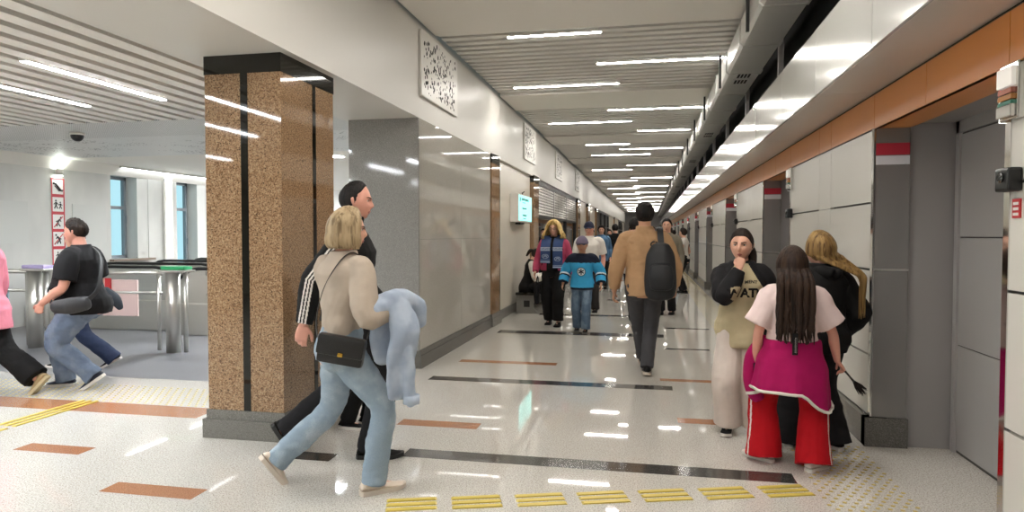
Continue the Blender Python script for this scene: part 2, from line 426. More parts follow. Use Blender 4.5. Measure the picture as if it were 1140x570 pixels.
shop(57.1, 64.9, 'dark_shop', 'farthest dark glass shop front on the left', False)

m_red_reflection = mk('painted_red_reflection', '#b03040', .25); m_white_reflection = mk('painted_white_reflection', '#d4d4da', .25)
# ---- right side: platform wall of white panels, steel columns and recessed doors
P0, PER, PW = 5.0, 4.5, 2.75
w = MB()
JZ = [.2, .62, 1.21, 1.67, 2.17]
for k in range(-3, 15):
    y = P0+PER*k; e = y+PW
    w.box(1.53, 2.3, y+.02, e-.02, 0, 2.17, m_groove)
    for (a, c) in ((y+.012, y+1.1), (y+1.104, y+1.5), (y+1.504, e-.012)):
        for z0, z1 in zip(JZ, JZ[1:]):
            mid = abs(c-a) < .5
            w.box(1.5, 1.54, a, c, z0+(.001 if mid and z0 == 1.67 else .007), z1-(.001 if mid and z1 == 1.67 else .007), m_panel)
    w.box(1.46, 1.6, y-.03, e+.03, 0, .2, m_plinth_dark)
    for ya, yb in ((y-.012, y+.03), (e-.03, e+.012)):
        w.box(1.5, 1.72, ya, yb, .2, 2.17, m_steel)
        w.box(1.495, 1.507, ya-.002, yb+.002, .2, 2.17, m_chrome)
        w.box(1.46, 1.73, ya-.02, yb+.02, 0, .2, m_plinth_dark)
        w.box(1.497, 1.722, ya-.004, yb+.004, 1.205, 1.22, m_chrome)
        w.box(1.508, 1.718, ya-.002, yb+.002, 1.99, 2.07, m_red_reflection); w.box(1.508, 1.718, ya-.002, yb+.002, 1.925, 1.985, m_white_reflection)  # red and white reflection in the steel, painted on as colour strips
    w.box(1.72, 2.3, y+.012, y+.1, 0, 2.2, m_grey_paint); w.box(1.72, 2.3, e-.1, e-.012, 0, 2.2, m_grey_paint)
    # header over the recess
    w.box(1.56, 2.3, e-.02, y+PER+.02, 2.2, 2.4, m_grey_paint)
w.box(2.3, 2.4, YN, YF, 0, 4.1, m_black_void)
w.box(1.52, 2.3, YN, YF, 2.4, 4.1, m_black_void)
struct(w.done('wall_right'), 'white enamel panelled platform wall with steel ended bays', 'wall')
dn = 0
for k in range(-3, 14):
    y0 = P0+PER*k+PW; y1 = P0+PER*(k+1); dn += 1
    fr = MB(); X = 2.0
    fr.box(X, X+.1, y0+.012, y0+.05, 0, 2.2, m_steel_door); fr.box(X, X+.1, y1-.05, y1-.0, 0, 2.2, m_steel_door); fr.box(X, X+.1, y0, y1, 2.12, 2.2, m_steel_door)
    fr.box(X+.02, X+.3, y0, y1, 0, 2.2, m_groove)
    o = struct(fr.done('door_%d' % dn), 'grey steel platform door set back in the right wall', 'door')
    for a, c in ((y0+.055, (y0+y1)/2-.005), ((y0+y1)/2+.005, y1-.055)):
        l = MB()
        for z0, z1 in ((.02, .715), (.722, 1.43), (1.437, 2.11)): l.box(X+.012, X+.05, a, c, z0, z1, m_steel_door, .004)
        l.done('door_leaf', o)

# fascia, soffit, bulkhead
t = MB()
for k in range(-3, 15):
    y = P0+PER*k
    for a, c in ((0, 1.1), (1.1, 1.5), (1.5, 2.75), (2.75, 3.63), (3.63, 4.5)):
        t.box(1.498, 1.53, y+a+.003, y+c-.003, 2.175, 2.4, m_orange)
    t.box(1.498, 1.72, y+PW, y+PER, 2.17, 2.176, m_orange)
t.box(1.505, 1.53, YN, YF, 2.17, 2.41, m_groove)
struct(t.done('trim_3'), 'orange brown fascia band above the platform doors', 'fascia')
t = MB(); y = YN; k = 0
while y < YF:
    t.box(1.125, 1.505, y+.003, y+2.4-.003, 2.415, 2.44, m_soffit)
    t.box(1.12, 1.14, y+.003, y+1.2-.003, 2.412, 2.86, m_alu); t.box(1.12, 1.14, y+1.2+.003, y+2.4-.003, 2.412, 2.86, m_alu)
    y += 2.4
t.box(1.145, 1.5, YN, YF, 2.44, 2.47, m_groove)
y = YN
while y < YF: t.box(1.14, 1.5, y, y+.05, 2.47, 2.82, m_black_metal); t.box(1.3, 1.35, y, y+.05, 2.47, 3.9, m_grey_paint); y += 2.4
struct(t.done('trim_4'), 'long satin metal bulkhead with grey soffit over the doors', 'bulkhead')

# duct
root = empty('air_duct', (1.12, 0, 3.4)); tag(root, 'long galvanised air duct hung under the ceiling on the right', 'duct')
d = MB(); z0, z1 = 3.4, 3.66
prof = [(-.17, 0), (.18, 0), (.2, .03), (.2, z1-z0), (-.2, z1-z0), (-.2, .03)]
d.prism(prof, 'y', YN, YF, m_duct)
y = YN+.6
while y < YF:
    d.prism([(u*1.07, v*1.07-.009) for u, v in prof], 'y', y, y+.03, m_duct); y += 1.25
d.done('casing', root)
y = YN+.6
while y < YF:
    d = MB(); d.box(-.235, -.205, y+.6, y+.63, -.04, .38, m_black_metal); y += 2.5; d.done('hanger', root)
y = 8.55-4.8*3
while y < 60:
    g = MB()
    for a in (0, .32):
        g.box(-.1, .11, y+a, y+a+.27, -.012, .0, m_duct)
        g.face([(-.08, y+a+.03, -.0125), (.09, y+a+.03, -.0125), (.09, y+a+.24, -.0125), (-.08, y+a+.24, -.0125)], m_black_void)
        for j in range(5): g.box(-.08+j*.04, -.07+j*.04, y+a+.03, y+a+.24, -.016, -.012, m_duct)
    g.done('vent', root); y += 4.8

# ---- signal towers, scanners on the platform wall
m_sig_red = emat('lit_red_signal', '#e8324a', 3.5); m_sig_white = emat('lit_white_signal', '#f4f2ee', 6)
m_led = emat('pale_lens', '#e8e2da', .35)
m_lens = [mk('dull_red_lens', '#a0604f', .2), mk('dull_amber_lens', '#a8703a', .2), mk('dull_green_lens', '#39705e', .2)]
ordn = ['nearest', 'second', 'third', 'fourth', 'fifth', 'sixth']
for k in range(0, 6):
    y = P0+PER*(k-1)+PW
    root = empty('signal_light', (1.5, y-.06, 1.93)); tag(root, 'slim signal light on the end of the %s bay of white wall panels' % ordn[k], 'signal light', 'signal lights of the platform doors')
    a = MB(); a.box(-.03, 0, -.075, .075, 0, .235, m_chrome, .006); a.box(-.02, .1, .055, .09, .0, .235, m_white_plastic); a.done('housing', root)
    a = MB(); a.box(-.05, -.03, -.06, .06, .135, .215, m_led, .004); a.done('lamp', root); a = MB(); a.box(-.05, -.03, -.06, .06, .01, .06, m_chrome, .004); a.done('lower_cap', root)
    for j in range(3):
        a = MB(); z = .125-j*.026; a.box(-.047, -.03, -.055, .055, z-.018, z+.004, m_lens[j], .003); a.done('lens', root)
    a = MB(); a.box(-.02, .1, .09, .096, .12, .22, m_sig_red); a.box(-.02, .1, .09, .096, .0, .09, m_sig_white); a.done('lit_segment', root)
    root = empty('card_scanner', (1.5, y-.07, 1.63)); tag(root, 'black box scanner under the %s signal light' % ordn[k], 'scanner', 'black scanners by the platform doors')
    a = MB(); a.box(-.055, 0, -.06, .06, 0, .1, m_plastic_black, .012); a.done('casing', root)
    a = MB(); a.tube([(-.055, 0, .06), (-.062, 0, .06)], .022, m_glass_dark, 16); a.done('lens', root)
o = MB(); o.box(1.493, 1.5, 3.13, 3.19, 1.52, 1.6, m_red)
for j in range(3): o.box(1.4915, 1.493, 3.14, 3.18, 1.53+j*.022, 1.542+j*.022, m_white_plastic)
tag(o.done('warning_sticker'), 'small red and white sticker below the nearest black scanner', 'sticker')

# ---- wall screen
root = empty('information_screen', (XL-.06, 12.8, 1.95)); tag(root, 'lit information screen on the cream wall past the block', 'screen')
a = MB(); a.box(0, .16, -.72, .72, -.26, .26, m_white_plastic, .012); a.box(-.005, .1, -.2, .2, -.3, -.25, m_black_metal); a.done('casing', root)
m_scr = emat('lit_cyan_screen', '#8fe6dc', 1.7)
a = MB(); a.box(.16, .163, -.67, .67, -.23, .235, m_scr); a.done('display', root)
m_ink = mk('dark_teal_ink', '#1c5a55', .5)
a = MB(); a.box(.163, .1645, -.6, -.5, .12, .2, m_ink); a.done('emblem', root)
for (y, z, l, h) in ((-.42, .17, .8, .045), (-.3, .11, .35, .015), (-.35, .0, .5, .03), (-.3, -.13, .45, .035), (-.25, -.19, .3, .02)):
    n = int(l/.06); a = MB()
    for j in range(n): a.box(.163, .1645, y+j*.06, y+j*.06+.045, z-h/2, z+h/2, m_ink)
    a.done('text_line', root)
a = MB(); a.tube([(.02, .45, .26), (.02, .45, .34), (.06, .45, .36)], .012, m_black_metal, 8); a.done('camera_stub', root)

# ---- bench
root = empty('stone_bench', (-2.19, 14.0, 0)); tag(root, 'grey cast stone bench along the cream wall', 'bench')
prof = [(-.2, 0), (.2, 0), (.17, .04), (.13, .1), (.11, .17), (.14, .25), (.19, .31), (.2, .34), (-.2, .34), (-.2, 0)][:9]
for y in (-1.75, 0, 1.6):
    a = MB(); a.prism(prof, 'y', y-.05, y+.05, m_stone_bench)
    a.box(-.06, .05, y-.053, y-.0505, .12, .24, m_black_void); a.done('bench_end', root)
a = MB(); a.box(-.21, .21, -1.85, 1.75, .34, .39, m_black_stone, .008); a.done('seat', root)
a = MB(); a.box(-.16, .02, -1.7, 1.6, .1, .3, m_plinth_dark); a.done('bench_body', root)

# ---- lobby fittings
root = empty('wall_lamp', (WX, 12.18, 1.8)); tag(root, 'tall vertical lit wall lamp between the two lobby windows', 'wall lamp')
a = MB(); a.box(0, .05, -.13, .13, -.85, .85, m_white_plastic, .01); a.done('housing', root)
a = MB(); a.box(.05, .075, -.06, .06, -.8, .8, emat('lit_lamp_glass', '#fffdf4', 4), .008); a.done('diffuser', root)
root = empty('wall_uplight', (WX, 9.56, 2.5)); tag(root, 'small bright uplight above the red framed pictogram signs', 'wall lamp')
a = MB(); a.tube([(.06, 0, -.06), (.06, 0, .06)], .05, m_white_plastic, 20); a.box(0, .06, -.03, .03, -.03, .03, m_white_plastic); a.done('housing', root)
a = MB(); a.tube([(.06, 0, .061), (.06, 0, .068)], .042, emat('lit_uplight_lens', '#f4fff2', 160), 20); a.done('lamp', root)
a = MB(); a.tube([(.06, 0, -.061), (.06, 0, -.068)], .042, emat('lit_downlight_lens', '#f4fff2', 60), 20); a.done('lamp', root)

m_sign = mk('white_sign_face', '#ece9e4', .4); m_signred = mk('red_sign_frame', '#c4363f', .4); m_ink2 = mk('black_sign_ink', '#2a2626', .5)
def sign(z, kind, lab):
    root = empty('pictogram_sign', (WX, 9.56, z)); tag(root, lab, 'sign', 'red framed escalator signs')
    a = MB(); a.box(0, .012, -.13, .13, -.145, .145, m_sign); a.done('plate', root)
    a = MB()
    for q in ((-.13, .13, .12, .145), (-.13, .13, -.145, -.12), (-.13, -.107, -.12, .12), (.107, .13, -.12, .12)): a.box(.012, .0145, *q, m_signred)
    if kind > 1: a.tube([(.0145, -.085, -.09), (.0145, .085, .09)], .008, m_signred, 6)
    a.done('frame', root)
    a = MB(); X = .0125
    def fig(y, z, s, lean=0):
        a.tube([(X, y+lean*.05, z+.062*s), (X+.002, y+lean*.05, z+.062*s)], .016*s, m_ink2, 12)
        a.tube([(X, y+lean*.03, z+.04*s), (X, y-lean*.02, z-.01*s)], .014*s, m_ink2, 6)
        a.tube([(X, y-lean*.02, z-.01*s), (X, y-.03*s, z-.07*s)], .009*s, m_ink2, 6); a.tube([(X, y-lean*.02, z-.01*s), (X, y+.03*s, z-.07*s)], .009*s, m_ink2, 6)
        a.tube([(X, y+lean*.03, z+.035*s), (X, y+.045*s, z)], .007*s, m_ink2, 6); a.tube([(X, y+lean*.03, z+.035*s), (X, y-.045*s, z)], .007*s, m_ink2, 6)
    if kind == 0: a.tube([(X, -.09, .06), (X, -.04, .05), (X, .05, -.05), (X, .09, -.055)], .018, m_ink2, 8); a.tube([(X, -.06, .02), (X, .03, -.07)], .008, m_ink2, 6)
    elif kind == 1: fig(-.04, 0, 1); fig(.045, -.015, .8)
    elif kind == 2: fig(0, 0, 1.1, 1)
    elif kind == 3: fig(0, 0, 1.1, -1)
    else: fig(-.02, .01, .9); a.tube([(X, -.07, -.08), (X, .07, -.08)], .01, m_ink2, 6)
    a.done('pictogram', root)
for i, lab in enumerate(('topmost red framed sign with an escalator pictogram', 'red framed sign with two standing figures', 'red framed sign with a struck out leaning figure', 'red framed sign with a struck out running figure', 'lowest red framed sign beside the large man')):
    sign(2.25-i*.29, i, lab)
m_relief = dots('relief_wall_plate', '#cfcfca', '#94948f', 17, .3, rnd=.0)
for (y0, y1, lab) in ((7.9, 9.0, 'pale dotted relief plate left of the pictogram signs'), (9.85, 10.58, 'pale dotted relief plate beside the lobby window')):
    a = MB(); a.box(WX, WX+.012, y0, y1, 1.32, 1.98, m_relief); tag(a.done('relief_plate'), lab, 'wall plate', 'dotted relief plates')
root = empty('dome_camera', (-7.04, 7.25, ZL)); tag(root, 'dark dome camera under the lobby ceiling', 'camera')
a = MB(); a.tube([(0, 0, 0), (0, 0, -.03)], .085, m_white_plastic, 24); a.done('mount', root)
bm = bmesh.new(); bmesh.ops.create_uvsphere(bm, u_segments=24, v_segments=12, radius=.075)
a = MB(); a.bm.free(); a.bm = bm; a.mi(m_plastic_black); bmesh.ops.translate(bm, verts=bm.verts, vec=(0, 0, -.035)); a.done('dome', root, smooth=True)

# gates and rails
def gate(x, y, lab, mcol, w=.14, rot=0):
    root = empty('gate_post', (x, y, 0), rot); tag(root, lab, 'gate post')
    a = MB(); a.tube([(0, 0, 0), (0, 0, .99)], .085, m_stainless, 32); a.done('post', root)
    a = MB(); a.tube([(.16, .02, 0), (.16, .02, .99)], .028, m_stainless, 16); a.done('side_tube', root)
    a = MB(); a.box(-.13, .25, -.1, .1, .99, 1.02, m_stainless, .01); a.done('top_plate', root)
    a = MB(); a.box(-.11, .22, -.08, .08, 1.02, 1.065, mcol, .012); a.done('card_reader', root)
gate(-5.75, 7.3, 'steel gate post with a green reader beside the brown pillar', mk('green_reader', '#2f9a62', .35))
gate(-7.73, 7.25, 'steel gate post with a lavender reader at the far left', mk('lavender_reader', '#a79bc4', .35))
def rail(name, x0, x1, y, lab, panel=None):
    root = empty(name, ((x0+x1)/2, y, 0)); tag(root, lab, 'railing'); h = (x1-x0)/2
    for z, r in ((.97, .03), (.72, .02)):
        a = MB(); a.tube([(-h, 0, z), (h, 0, z)], r, m_stainless, 14); a.done('rail', root)
    for xx in (-h+.05, h-.05):
        a = MB(); a.tube([(xx, 0, 0), (xx, 0, .97)], .025, m_stainless, 14); a.done('upright', root)
    if panel:
        a = MB(); a.box(-h+.35, h-.35, -.012, .012, .42, .88, panel, .006); a.done('panel', root)
rail('guard_rail', -7.42, -5.98, 7.4, 'steel guard rail with a pink panel between the two gate posts', mk('pink_plastic_panel', '#d5b9b4', .25))
rail('guard_rail', -9.6, -7.95, 7.4, 'steel guard rail at the far left of the lobby', mk('blue_grey_glass_panel', '#9fb0b8', .1))
rail('guard_rail', -5.35, -3.35, 7.4, 'steel guard rail running behind the brown pillar')
a = MB(); a.box(-6.78, -6.7, 7.36, 7.38, .62, .9, m_red); tag(a.done('red_notice'), 'red notice plate on the guard rail behind the large man', 'notice')
root = empty('bollard', (-5.72, 5.72, 0)); tag(root, 'short steel bollard behind the large man', 'bollard')
a = MB(); a.tube([(0, 0, 0), (0, 0, .72)], .036, m_stainless, 20); a.done('post', root)
a = MB(); a.tube([(0, 0, 0), (0, 0, .02)], .06, m_stainless, 20); a.done('foot_ring', root)
a = MB(); a.tube([(0, 0, .72), (0, 0, .75)], .04, m_stainless, 20); a.done('cap', root)

# escalators (run along X, rounded entry ends)
def escalator(x0, x1, y0, lab):
    root = empty('escalator', ((x0+x1)/2, y0+.6, 0)); tag(root, lab, 'escalator'); h = (x1-x0)/2
    for sy in (-.55, .55):
        R = .36; zc = .6
        loop = [(x, sy, zc+R) for x in (h-R, 0, -h+R)]+[(-h+R-R*math.sin(t*PI/10), sy, zc+R*math.cos(t*PI/10)) for t in range(1, 10)]+[(-h+R, sy, zc-R), (0, sy, zc-R), (h-R, sy, zc-R)]+[(h-R+R*math.sin(t*PI/10), sy, zc-R*math.cos(t*PI/10)) for t in range(1, 10)]
        loop.append(loop[0])
        a = MB(); a.tube(loop, [(.035, .025)]*len(loop), m_rubber, 10, ref=V((0, 1, 0)), cap=False); a.done('handrail', root)
        a = MB(); q = [(x, z) for x, _, z in loop[:-1]]
        q = [(-h+R+(x+h-R)*1 if False else x*.985, zc+(z-zc)*.92) for x, z in q]
        a.prism(q, 'y', sy-.03, sy+.03, m_stainless); a.done('balustrade', root, auto=.6)
        a = MB(); a.box(-h+.06, h-.06, sy-.09, sy+.09, 0, .46, m_stainless, .02); a.done('skirt', root)
    a = MB(); a.box(-h+.1, h-.1, -.45, .45, -.02, .02, m_grey_paint)
    for k in range(40): a.box(-h+.2+k*.05, -h+.22+k*.05, -.45, .45, .02, .026, m_stainless)
    a.done('step_band', root)
escalator(-6.75, -3.5, 8.6, 'near escalator with a rounded steel end beside the brown pillar')
escalator(-9.5, -7.0, 8.9, 'escalator with black handrails behind the left gate post')
escalator(-9.4, -3.6, 11.2, 'far escalator running below the lobby windows')

# ---- tactile paving
def ribbed(cx, cy, rot, n, l, lab, sp=.062, group='ribbed yellow tactile strips'):
    root = MB(); 
    for j in range(n):
        y = (j-(n-1)/2)*sp
        root.prism([(-l/2, 0), (l/2, 0), (l/2-.01, .006), (-l/2+.01, .006)], 'y', y-.017, y+.017, m_yellow)
        root.box(-l/2, l/2, y+.017, y+.0235, 0, .002, m_brass)
    o = root.done('tactile_strip'); o.location = (cx, cy, .0004); o.rotation_euler = (0, 0, rot)
    return tag(o, lab, 'tactile paving', group)
ang = math.atan2(4.05-3.40, .77+1.2)
for i, nm in enumerate(('nearest the studded paving', 'second from the studded paving', 'third from the studded paving', 'fourth from the studded paving', 'fifth from the studded paving', 'sixth from the studded paving', 'seventh from the studded paving')):
    ribbed(.77-i*.335, 4.0-i*.1, math.atan2(.1, .3), 3, .27, 'yellow ribbed tactile strip on the hall floor, '+nm)
ribbed(-4.77, 4.6, PI/2, 3, .8, 'long yellow ribbed tactile guide crossing the brown floor band', .07)
ribbed(-4.77, 3.75, PI/2, 3, .8, 'long yellow ribbed tactile guide at the lower left edge', .07)
def studs(x0, x1, y0, y1, lab, sp=.06, r=.0135, skew=0):
    a = MB(); j = 0; y = y0
    bm = a.bm; a.mi(m_brass)
    while y < y1:
        x = x0+(sp/2 if j % 2 else 0)
        while x < x1:
            A = [bm.verts.new((x+r*math.cos(t*PI/4), y+r*math.sin(t*PI/4), 0)) for t in range(8)]
            B = [bm.verts.new((x+.6*r*math.cos(t*PI/4), y+.6*r*math.sin(t*PI/4), .003)) for t in range(8)]
            for t in range(8): bm.faces.new((A[t], A[(t+1) % 8], B[(t+1) % 8], B[t]))
            bm.faces.new(B); x += sp
        y += sp*.87; j += 1
    o = a.done('tactile_studs'); o.location.z = .0005
    return tag(o, lab, 'tactile paving', None, 'stuff')
studs(.96, 1.42, 2.9, 4.95, 'field of brass tactile studs beside the platform door')
studs(1.0, 1.4, 5.3, 33, 'narrow row of tactile studs along the white platform wall', .085, .011)
studs(-6.9, -3.6, 5.02, 5.62, 'field of brass tactile studs on the lobby floor edge', .07)

# ================================================================ WORLD / CAMERA
wd = bpy.data.worlds.new('daylight'); bpy.context.scene.world = wd; wd.use_nodes = True
bg = wd.node_tree.nodes['Background']; bg.inputs['Color'].default_value = (.22, .30, .325, 1); bg.inputs['Strength'].default_value = 3.3
cam = bpy.data.cameras.new('camera'); co = bpy.data.objects.new('camera', cam); C.objects.link(co)
cam.sensor_width = 36; cam.lens = 750/1140*36; cam.clip_start = .05; cam.clip_end = 200
yaw = math.atan(152/750); pitch = math.atan(24/750*math.cos(yaw))
co.location = (0, 0, 1.45); co.rotation_euler = (PI/2-pitch, 0, yaw)
sc = bpy.context.scene; sc.camera = co
sc.view_settings.view_transform = 'Standard'; sc.view_settings.look = 'None'; sc.view_settings.gamma = 1; sc.view_settings.use_curve_mapping = False
sc.view_settings.exposure = 0
# ================================================================ PEOPLE
def sstep(a, b, x):
    t = max(0, min(1, (x-a)/(b-a))); return t*t*(3-2*t)
def gs(x, s): return math.exp(-(x/s)**2)
def interp(tab, x):
    if x <= tab[0][0]: return tab[0][1:]
    for a, b in zip(tab, tab[1:]):
        if x <= b[0]:
            t = (x-a[0])/(b[0]-a[0]); t = t*t*(3-2*t)
            return tuple(p+(q-p)*t for p, q in zip(a[1:], b[1:]))
    return tab[-1][1:]

def bake(bm, name, mats, parent, voxel, smooth=2, fold=None, matfn=None, drop=None):
    """fuse overlapping shapes into one continuous surface, add cloth folds"""
    bmesh.ops.recalc_face_normals(bm, faces=bm.faces)
    me = bpy.data.meshes.new(name); bm.to_mesh(me); bm.free()
    o = bpy.data.objects.new(name, me); C.objects.link(o)
    r = o.modifiers.new('r', 'REMESH'); r.mode = 'VOXEL'; r.voxel_size = voxel
    if smooth:
        q = o.modifiers.new('s', 'SMOOTH'); q.factor = .5; q.iterations = smooth
    dg = bpy.context.evaluated_depsgraph_get()
    m2 = bpy.data.meshes.new_from_object(o.evaluated_get(dg)); m2.name = name
    o.modifiers.clear(); o.data = m2; bpy.data.meshes.remove(me)
    if fold:
        nn = [v.normal.copy() for v in m2.vertices]
        for v, n in zip(m2.vertices, nn):
            d = 0
            for amp, sx, sz in fold:
                d += amp*noise.noise(V((v.co.x*sx, v.co.y*sx, v.co.z*sz)))
            v.co = v.co+n*d
    m2.materials.clear()
    for m in mats: m2.materials.append(m)
    for p in m2.polygons: p.use_smooth = True
    if matfn:
        for p in m2.polygons: p.material_index = matfn(p.center, p.normal)
    o.parent = parent
    return o

def ik(a, b, l1, l2, pole):
    d = b-a; L = d.length; L2 = min(L, (l1+l2)*.999); dn = d.normalized(); b = a+dn*L2
    x = (l1*l1-l2*l2+L2*L2)/(2*L2); h = math.sqrt(max(0, l1*l1-x*x))
    p = pole-dn*pole.dot(dn); p.normalize()
    return a+dn*x+p*h, b

class Person:
    def __init__(s, name, loc, rz, H, label, sex='f', fat=1, legs=None, hip=None, lean=0, twist=0, head=(0, 0, 0), arms=None, cat='person', near=True, skin=None, deep=1, group=None, side=0, headscale=1):
        s.H = H; s.k = H/1.72; s.fat = fat; s.deep = deep; s.sex = sex; s.near = near
        s.root = empty(name, (loc[0], loc[1], loc[2] if len(loc) > 2 else 0), rz, label, cat, group)
        s.inv = (M.Translation(s.root.location) @ M.Rotation(rz, 4, 'Z')).inverted()
        s.vx = .0065 if near else .009
        s.skin = skin or m_skin
        k = s.k
        s.hipz = hip if hip is not None else .515*H
        s.lean = lean; s.twist = twist; s.sidel = side
        f = sex == 'f'
        s.tab = [(.455, .080, .080, .0), (.50, .098 if f else .095, .074, -.012), (.535, .100 if f else .094, .070, -.010), (.58, .083 if f else .088, .060, .0), (.63, .074 if f else .085, .056, .004),
                 (.70, .084 if f else .095, .066, .010 if f else .006), (.735, .088 if f else .101, .068, .010 if f else .005), (.765, .088 if f else .102, .062, .0), (.795, .074 if f else .088, .050, -.005), (.818, .048 if f else .054, .037, -.008), (.84, .031, .033, -.006), (.875, .030, .033, .004)]
        # legs: ankle targets
        s.hipj = {}; s.kn = {}; s.an = {}; s.foot = {}
        l1, l2 = .245*H, .246*H
        for sd, key in ((1, 'R'), (-1, 'L')):
            x, y, pit, fy = legs[key] if legs else (.075*k, 0, 0, 0)
            lift = legs[key][4] if legs and len(legs[key]) > 4 else 0
            if pit >= 0: za = (.125*math.sin(pit)+.075*math.cos(pit))*k
            else: za = (.06*math.sin(-pit)+.075*math.cos(pit))*k
            if legs is None: x = sd*x
            h = V((sd*.05*H, 0, s.hipz)); a = V((x, y, za+lift))
            fd = V((math.sin(fy), math.cos(fy), 0))
            kn, a = ik(h, a, l1, l2, V((math.sin(fy)*.5+sd*.05, 1, 0)))
            s.hipj[sd] = h; s.kn[sd] = kn; s.an[sd] = a; s.foot[sd] = (fd, pit)
        # arms
        s.sh = {}; s.el = {}; s.wr = {}; s.hd = {}
        a1, a2 = .172*H, .145*H
        for sd, key in ((1, 'R'), (-1, 'L')):
            sh = s.T(V((sd*(.092 if f else .105)*H*(.3+.7*fat), -.004*H, .782*H)))
            spec = arms[key] if arms and key in arms else dict(to=(sd*.07, .05, -.51), pole=(sd*.3, -1, 0))
            tgt = spec.get('abs')
            if tgt is None:
                to = V(spec['to']); tgt = sh+V((to.x*k, to.y*k, to.z*k))
            else: tgt = V(tgt)
            el, wr = ik(sh, tgt, a1, a2, V(spec.get('pole', (sd*.3, -1, -.2))))
            s.sh[sd] = sh; s.el[sd] = el; s.wr[sd] = wr
            s.hd[sd] = (V(spec['hand']).normalized() if 'hand' in spec else (wr-el).normalized(), V(spec['palm']).normalized() if 'palm' in spec else V((-sd, 0, 0)), spec.get('curl', .35))
        # head
        yaw_, pit_, roll_ = head
        nk = s.T(V((0, .004*H, .865*H)))
        R = M.Rotation(s.twist*.6+yaw_, 4, 'Z') @ M.Rotation(-pit_-s.lean*.3, 4, 'X') @ M.Rotation(roll_, 4, 'Y')
        s.hk = k**.5*headscale*(.98 if f else 1.02)
        s.HM = M.Translation(nk) @ R @ M.Translation((0, .022*s.hk, .085*s.hk))

    def W(s, p): return s.inv @ V(p)
    def T(s, p):
        """bend a rest-pose torso point by lean and twist"""
        h = p.z-.515*s.H
        t = sstep(0, .3*s.H, h)
        a = s.twist*t; c, n = math.cos(a), math.sin(a)
        x, y = p.x*c-p.y*n, p.x*n+p.y*c
        if h > 0:
            L = s.lean*sstep(-.05, .15*s.H, h)
            y, h2 = y*math.cos(L)+h*math.sin(L), h*math.cos(L)-y*math.sin(L)
            x += h*math.sin(s.sidel)
        else: h2 = h
        return V((x, y, s.hipz+h2))
    def sec(s, f, off=0, belly=0):
        rx, ry, cy = interp(s.tab, f); H = s.H
        w = 1 if f > .8 else 1+(s.fat-1)*(1-sstep(.76, .82, f))
        d = 1 if f > .8 else 1+(s.deep-1)*(1-sstep(.74, .82, f))
        b = belly*gs(f-.62, .07)
        return V((0, cy*H+b, f*H)), rx*H*w+off, ry*H*d*(.5+.5*w)+off+b
    def torso(s, bm, f0, f1, off=0, belly=0, n=24, steps=14, flare=None, square=.0):
        rings = []
        for i in range(steps+1):
            f = f0+(f1-f0)*i/steps
            c, rx, ry = s.sec(f, off if not callable(off) else off(f), belly)
            if flare: rx *= flare(f); ry *= flare(f)
            ring = []
            for j in range(n):
                a = 2*PI*j/n; ca, sa = math.cos(a), math.sin(a)
                q = 2.35 if .6 < f < .83 else 2.1
                m = (abs(ca)**q+abs(sa)**q)**(-1/q)
                ring.append(s.T(c+V((rx*ca*m, ry*sa*m, 0))))
            rings.append(ring)
        return ringloft(bm, rings)
    def head_pt(s, d, grow=0):
        k = s.hk; x, y, z = d
        fem = s.sex == 'f'
        hw, hd, hh = .076*k, .096*k, .116*k
        t = max(0, -z)
        px = x*hw*(1-(.30 if fem else .22)*t**1.5); py = y*hd; pz = z*hh
        if y > 0:
            py -= .010*k*sstep(.2, .9, y)*(1-.2*t)
            fr = sstep(.1, .55, y)
            py += fr*k*(.021*gs(x, .13)*(gs(z+.24, .11) if z < -.24 else gs(z+.24, .26)) - .0075*(gs(x-.37, .15)+gs(x+.37, .15))*gs(z-.0, .10)
                      + .004*gs(z-.15, .08)*gs(x, .6) + .006*gs(x, .22)*gs(z+.5, .05) + .005*gs(x, .2)*gs(z+.61, .05) - .004*gs(x, .25)*gs(z+.555, .022) + .009*gs(x, .28)*gs(z+.86, .14) + .003*(gs(x-.5, .15)+gs(x+.5, .15))*gs(z+.22, .15))
            py += k*.010*t*fr
        else:
            py *= 1-.42*sstep(.15, .9, t)
            py -= .006*k*gs(z-.25, .4)*(-y)
        p = V((px, py, pz))
        if grow: p += V((x, y, z))*grow
        return p
    def head_mesh(s, bm, growfn=None, nu=56, nv=40):
        rings = []
        for i in range(nv+1):
            th = PI*(.004+.992*i/nv); ring = []
            for j in range(nu):
                a = 2*PI*j/nu; d = V((math.sin(th)*math.cos(a), math.sin(th)*math.sin(a), -math.cos(th)))
                ring.append(s.HM @ s.head_pt(d, growfn(d) if growfn else 0))
            rings.append(ring)
        return ringloft(bm, rings)
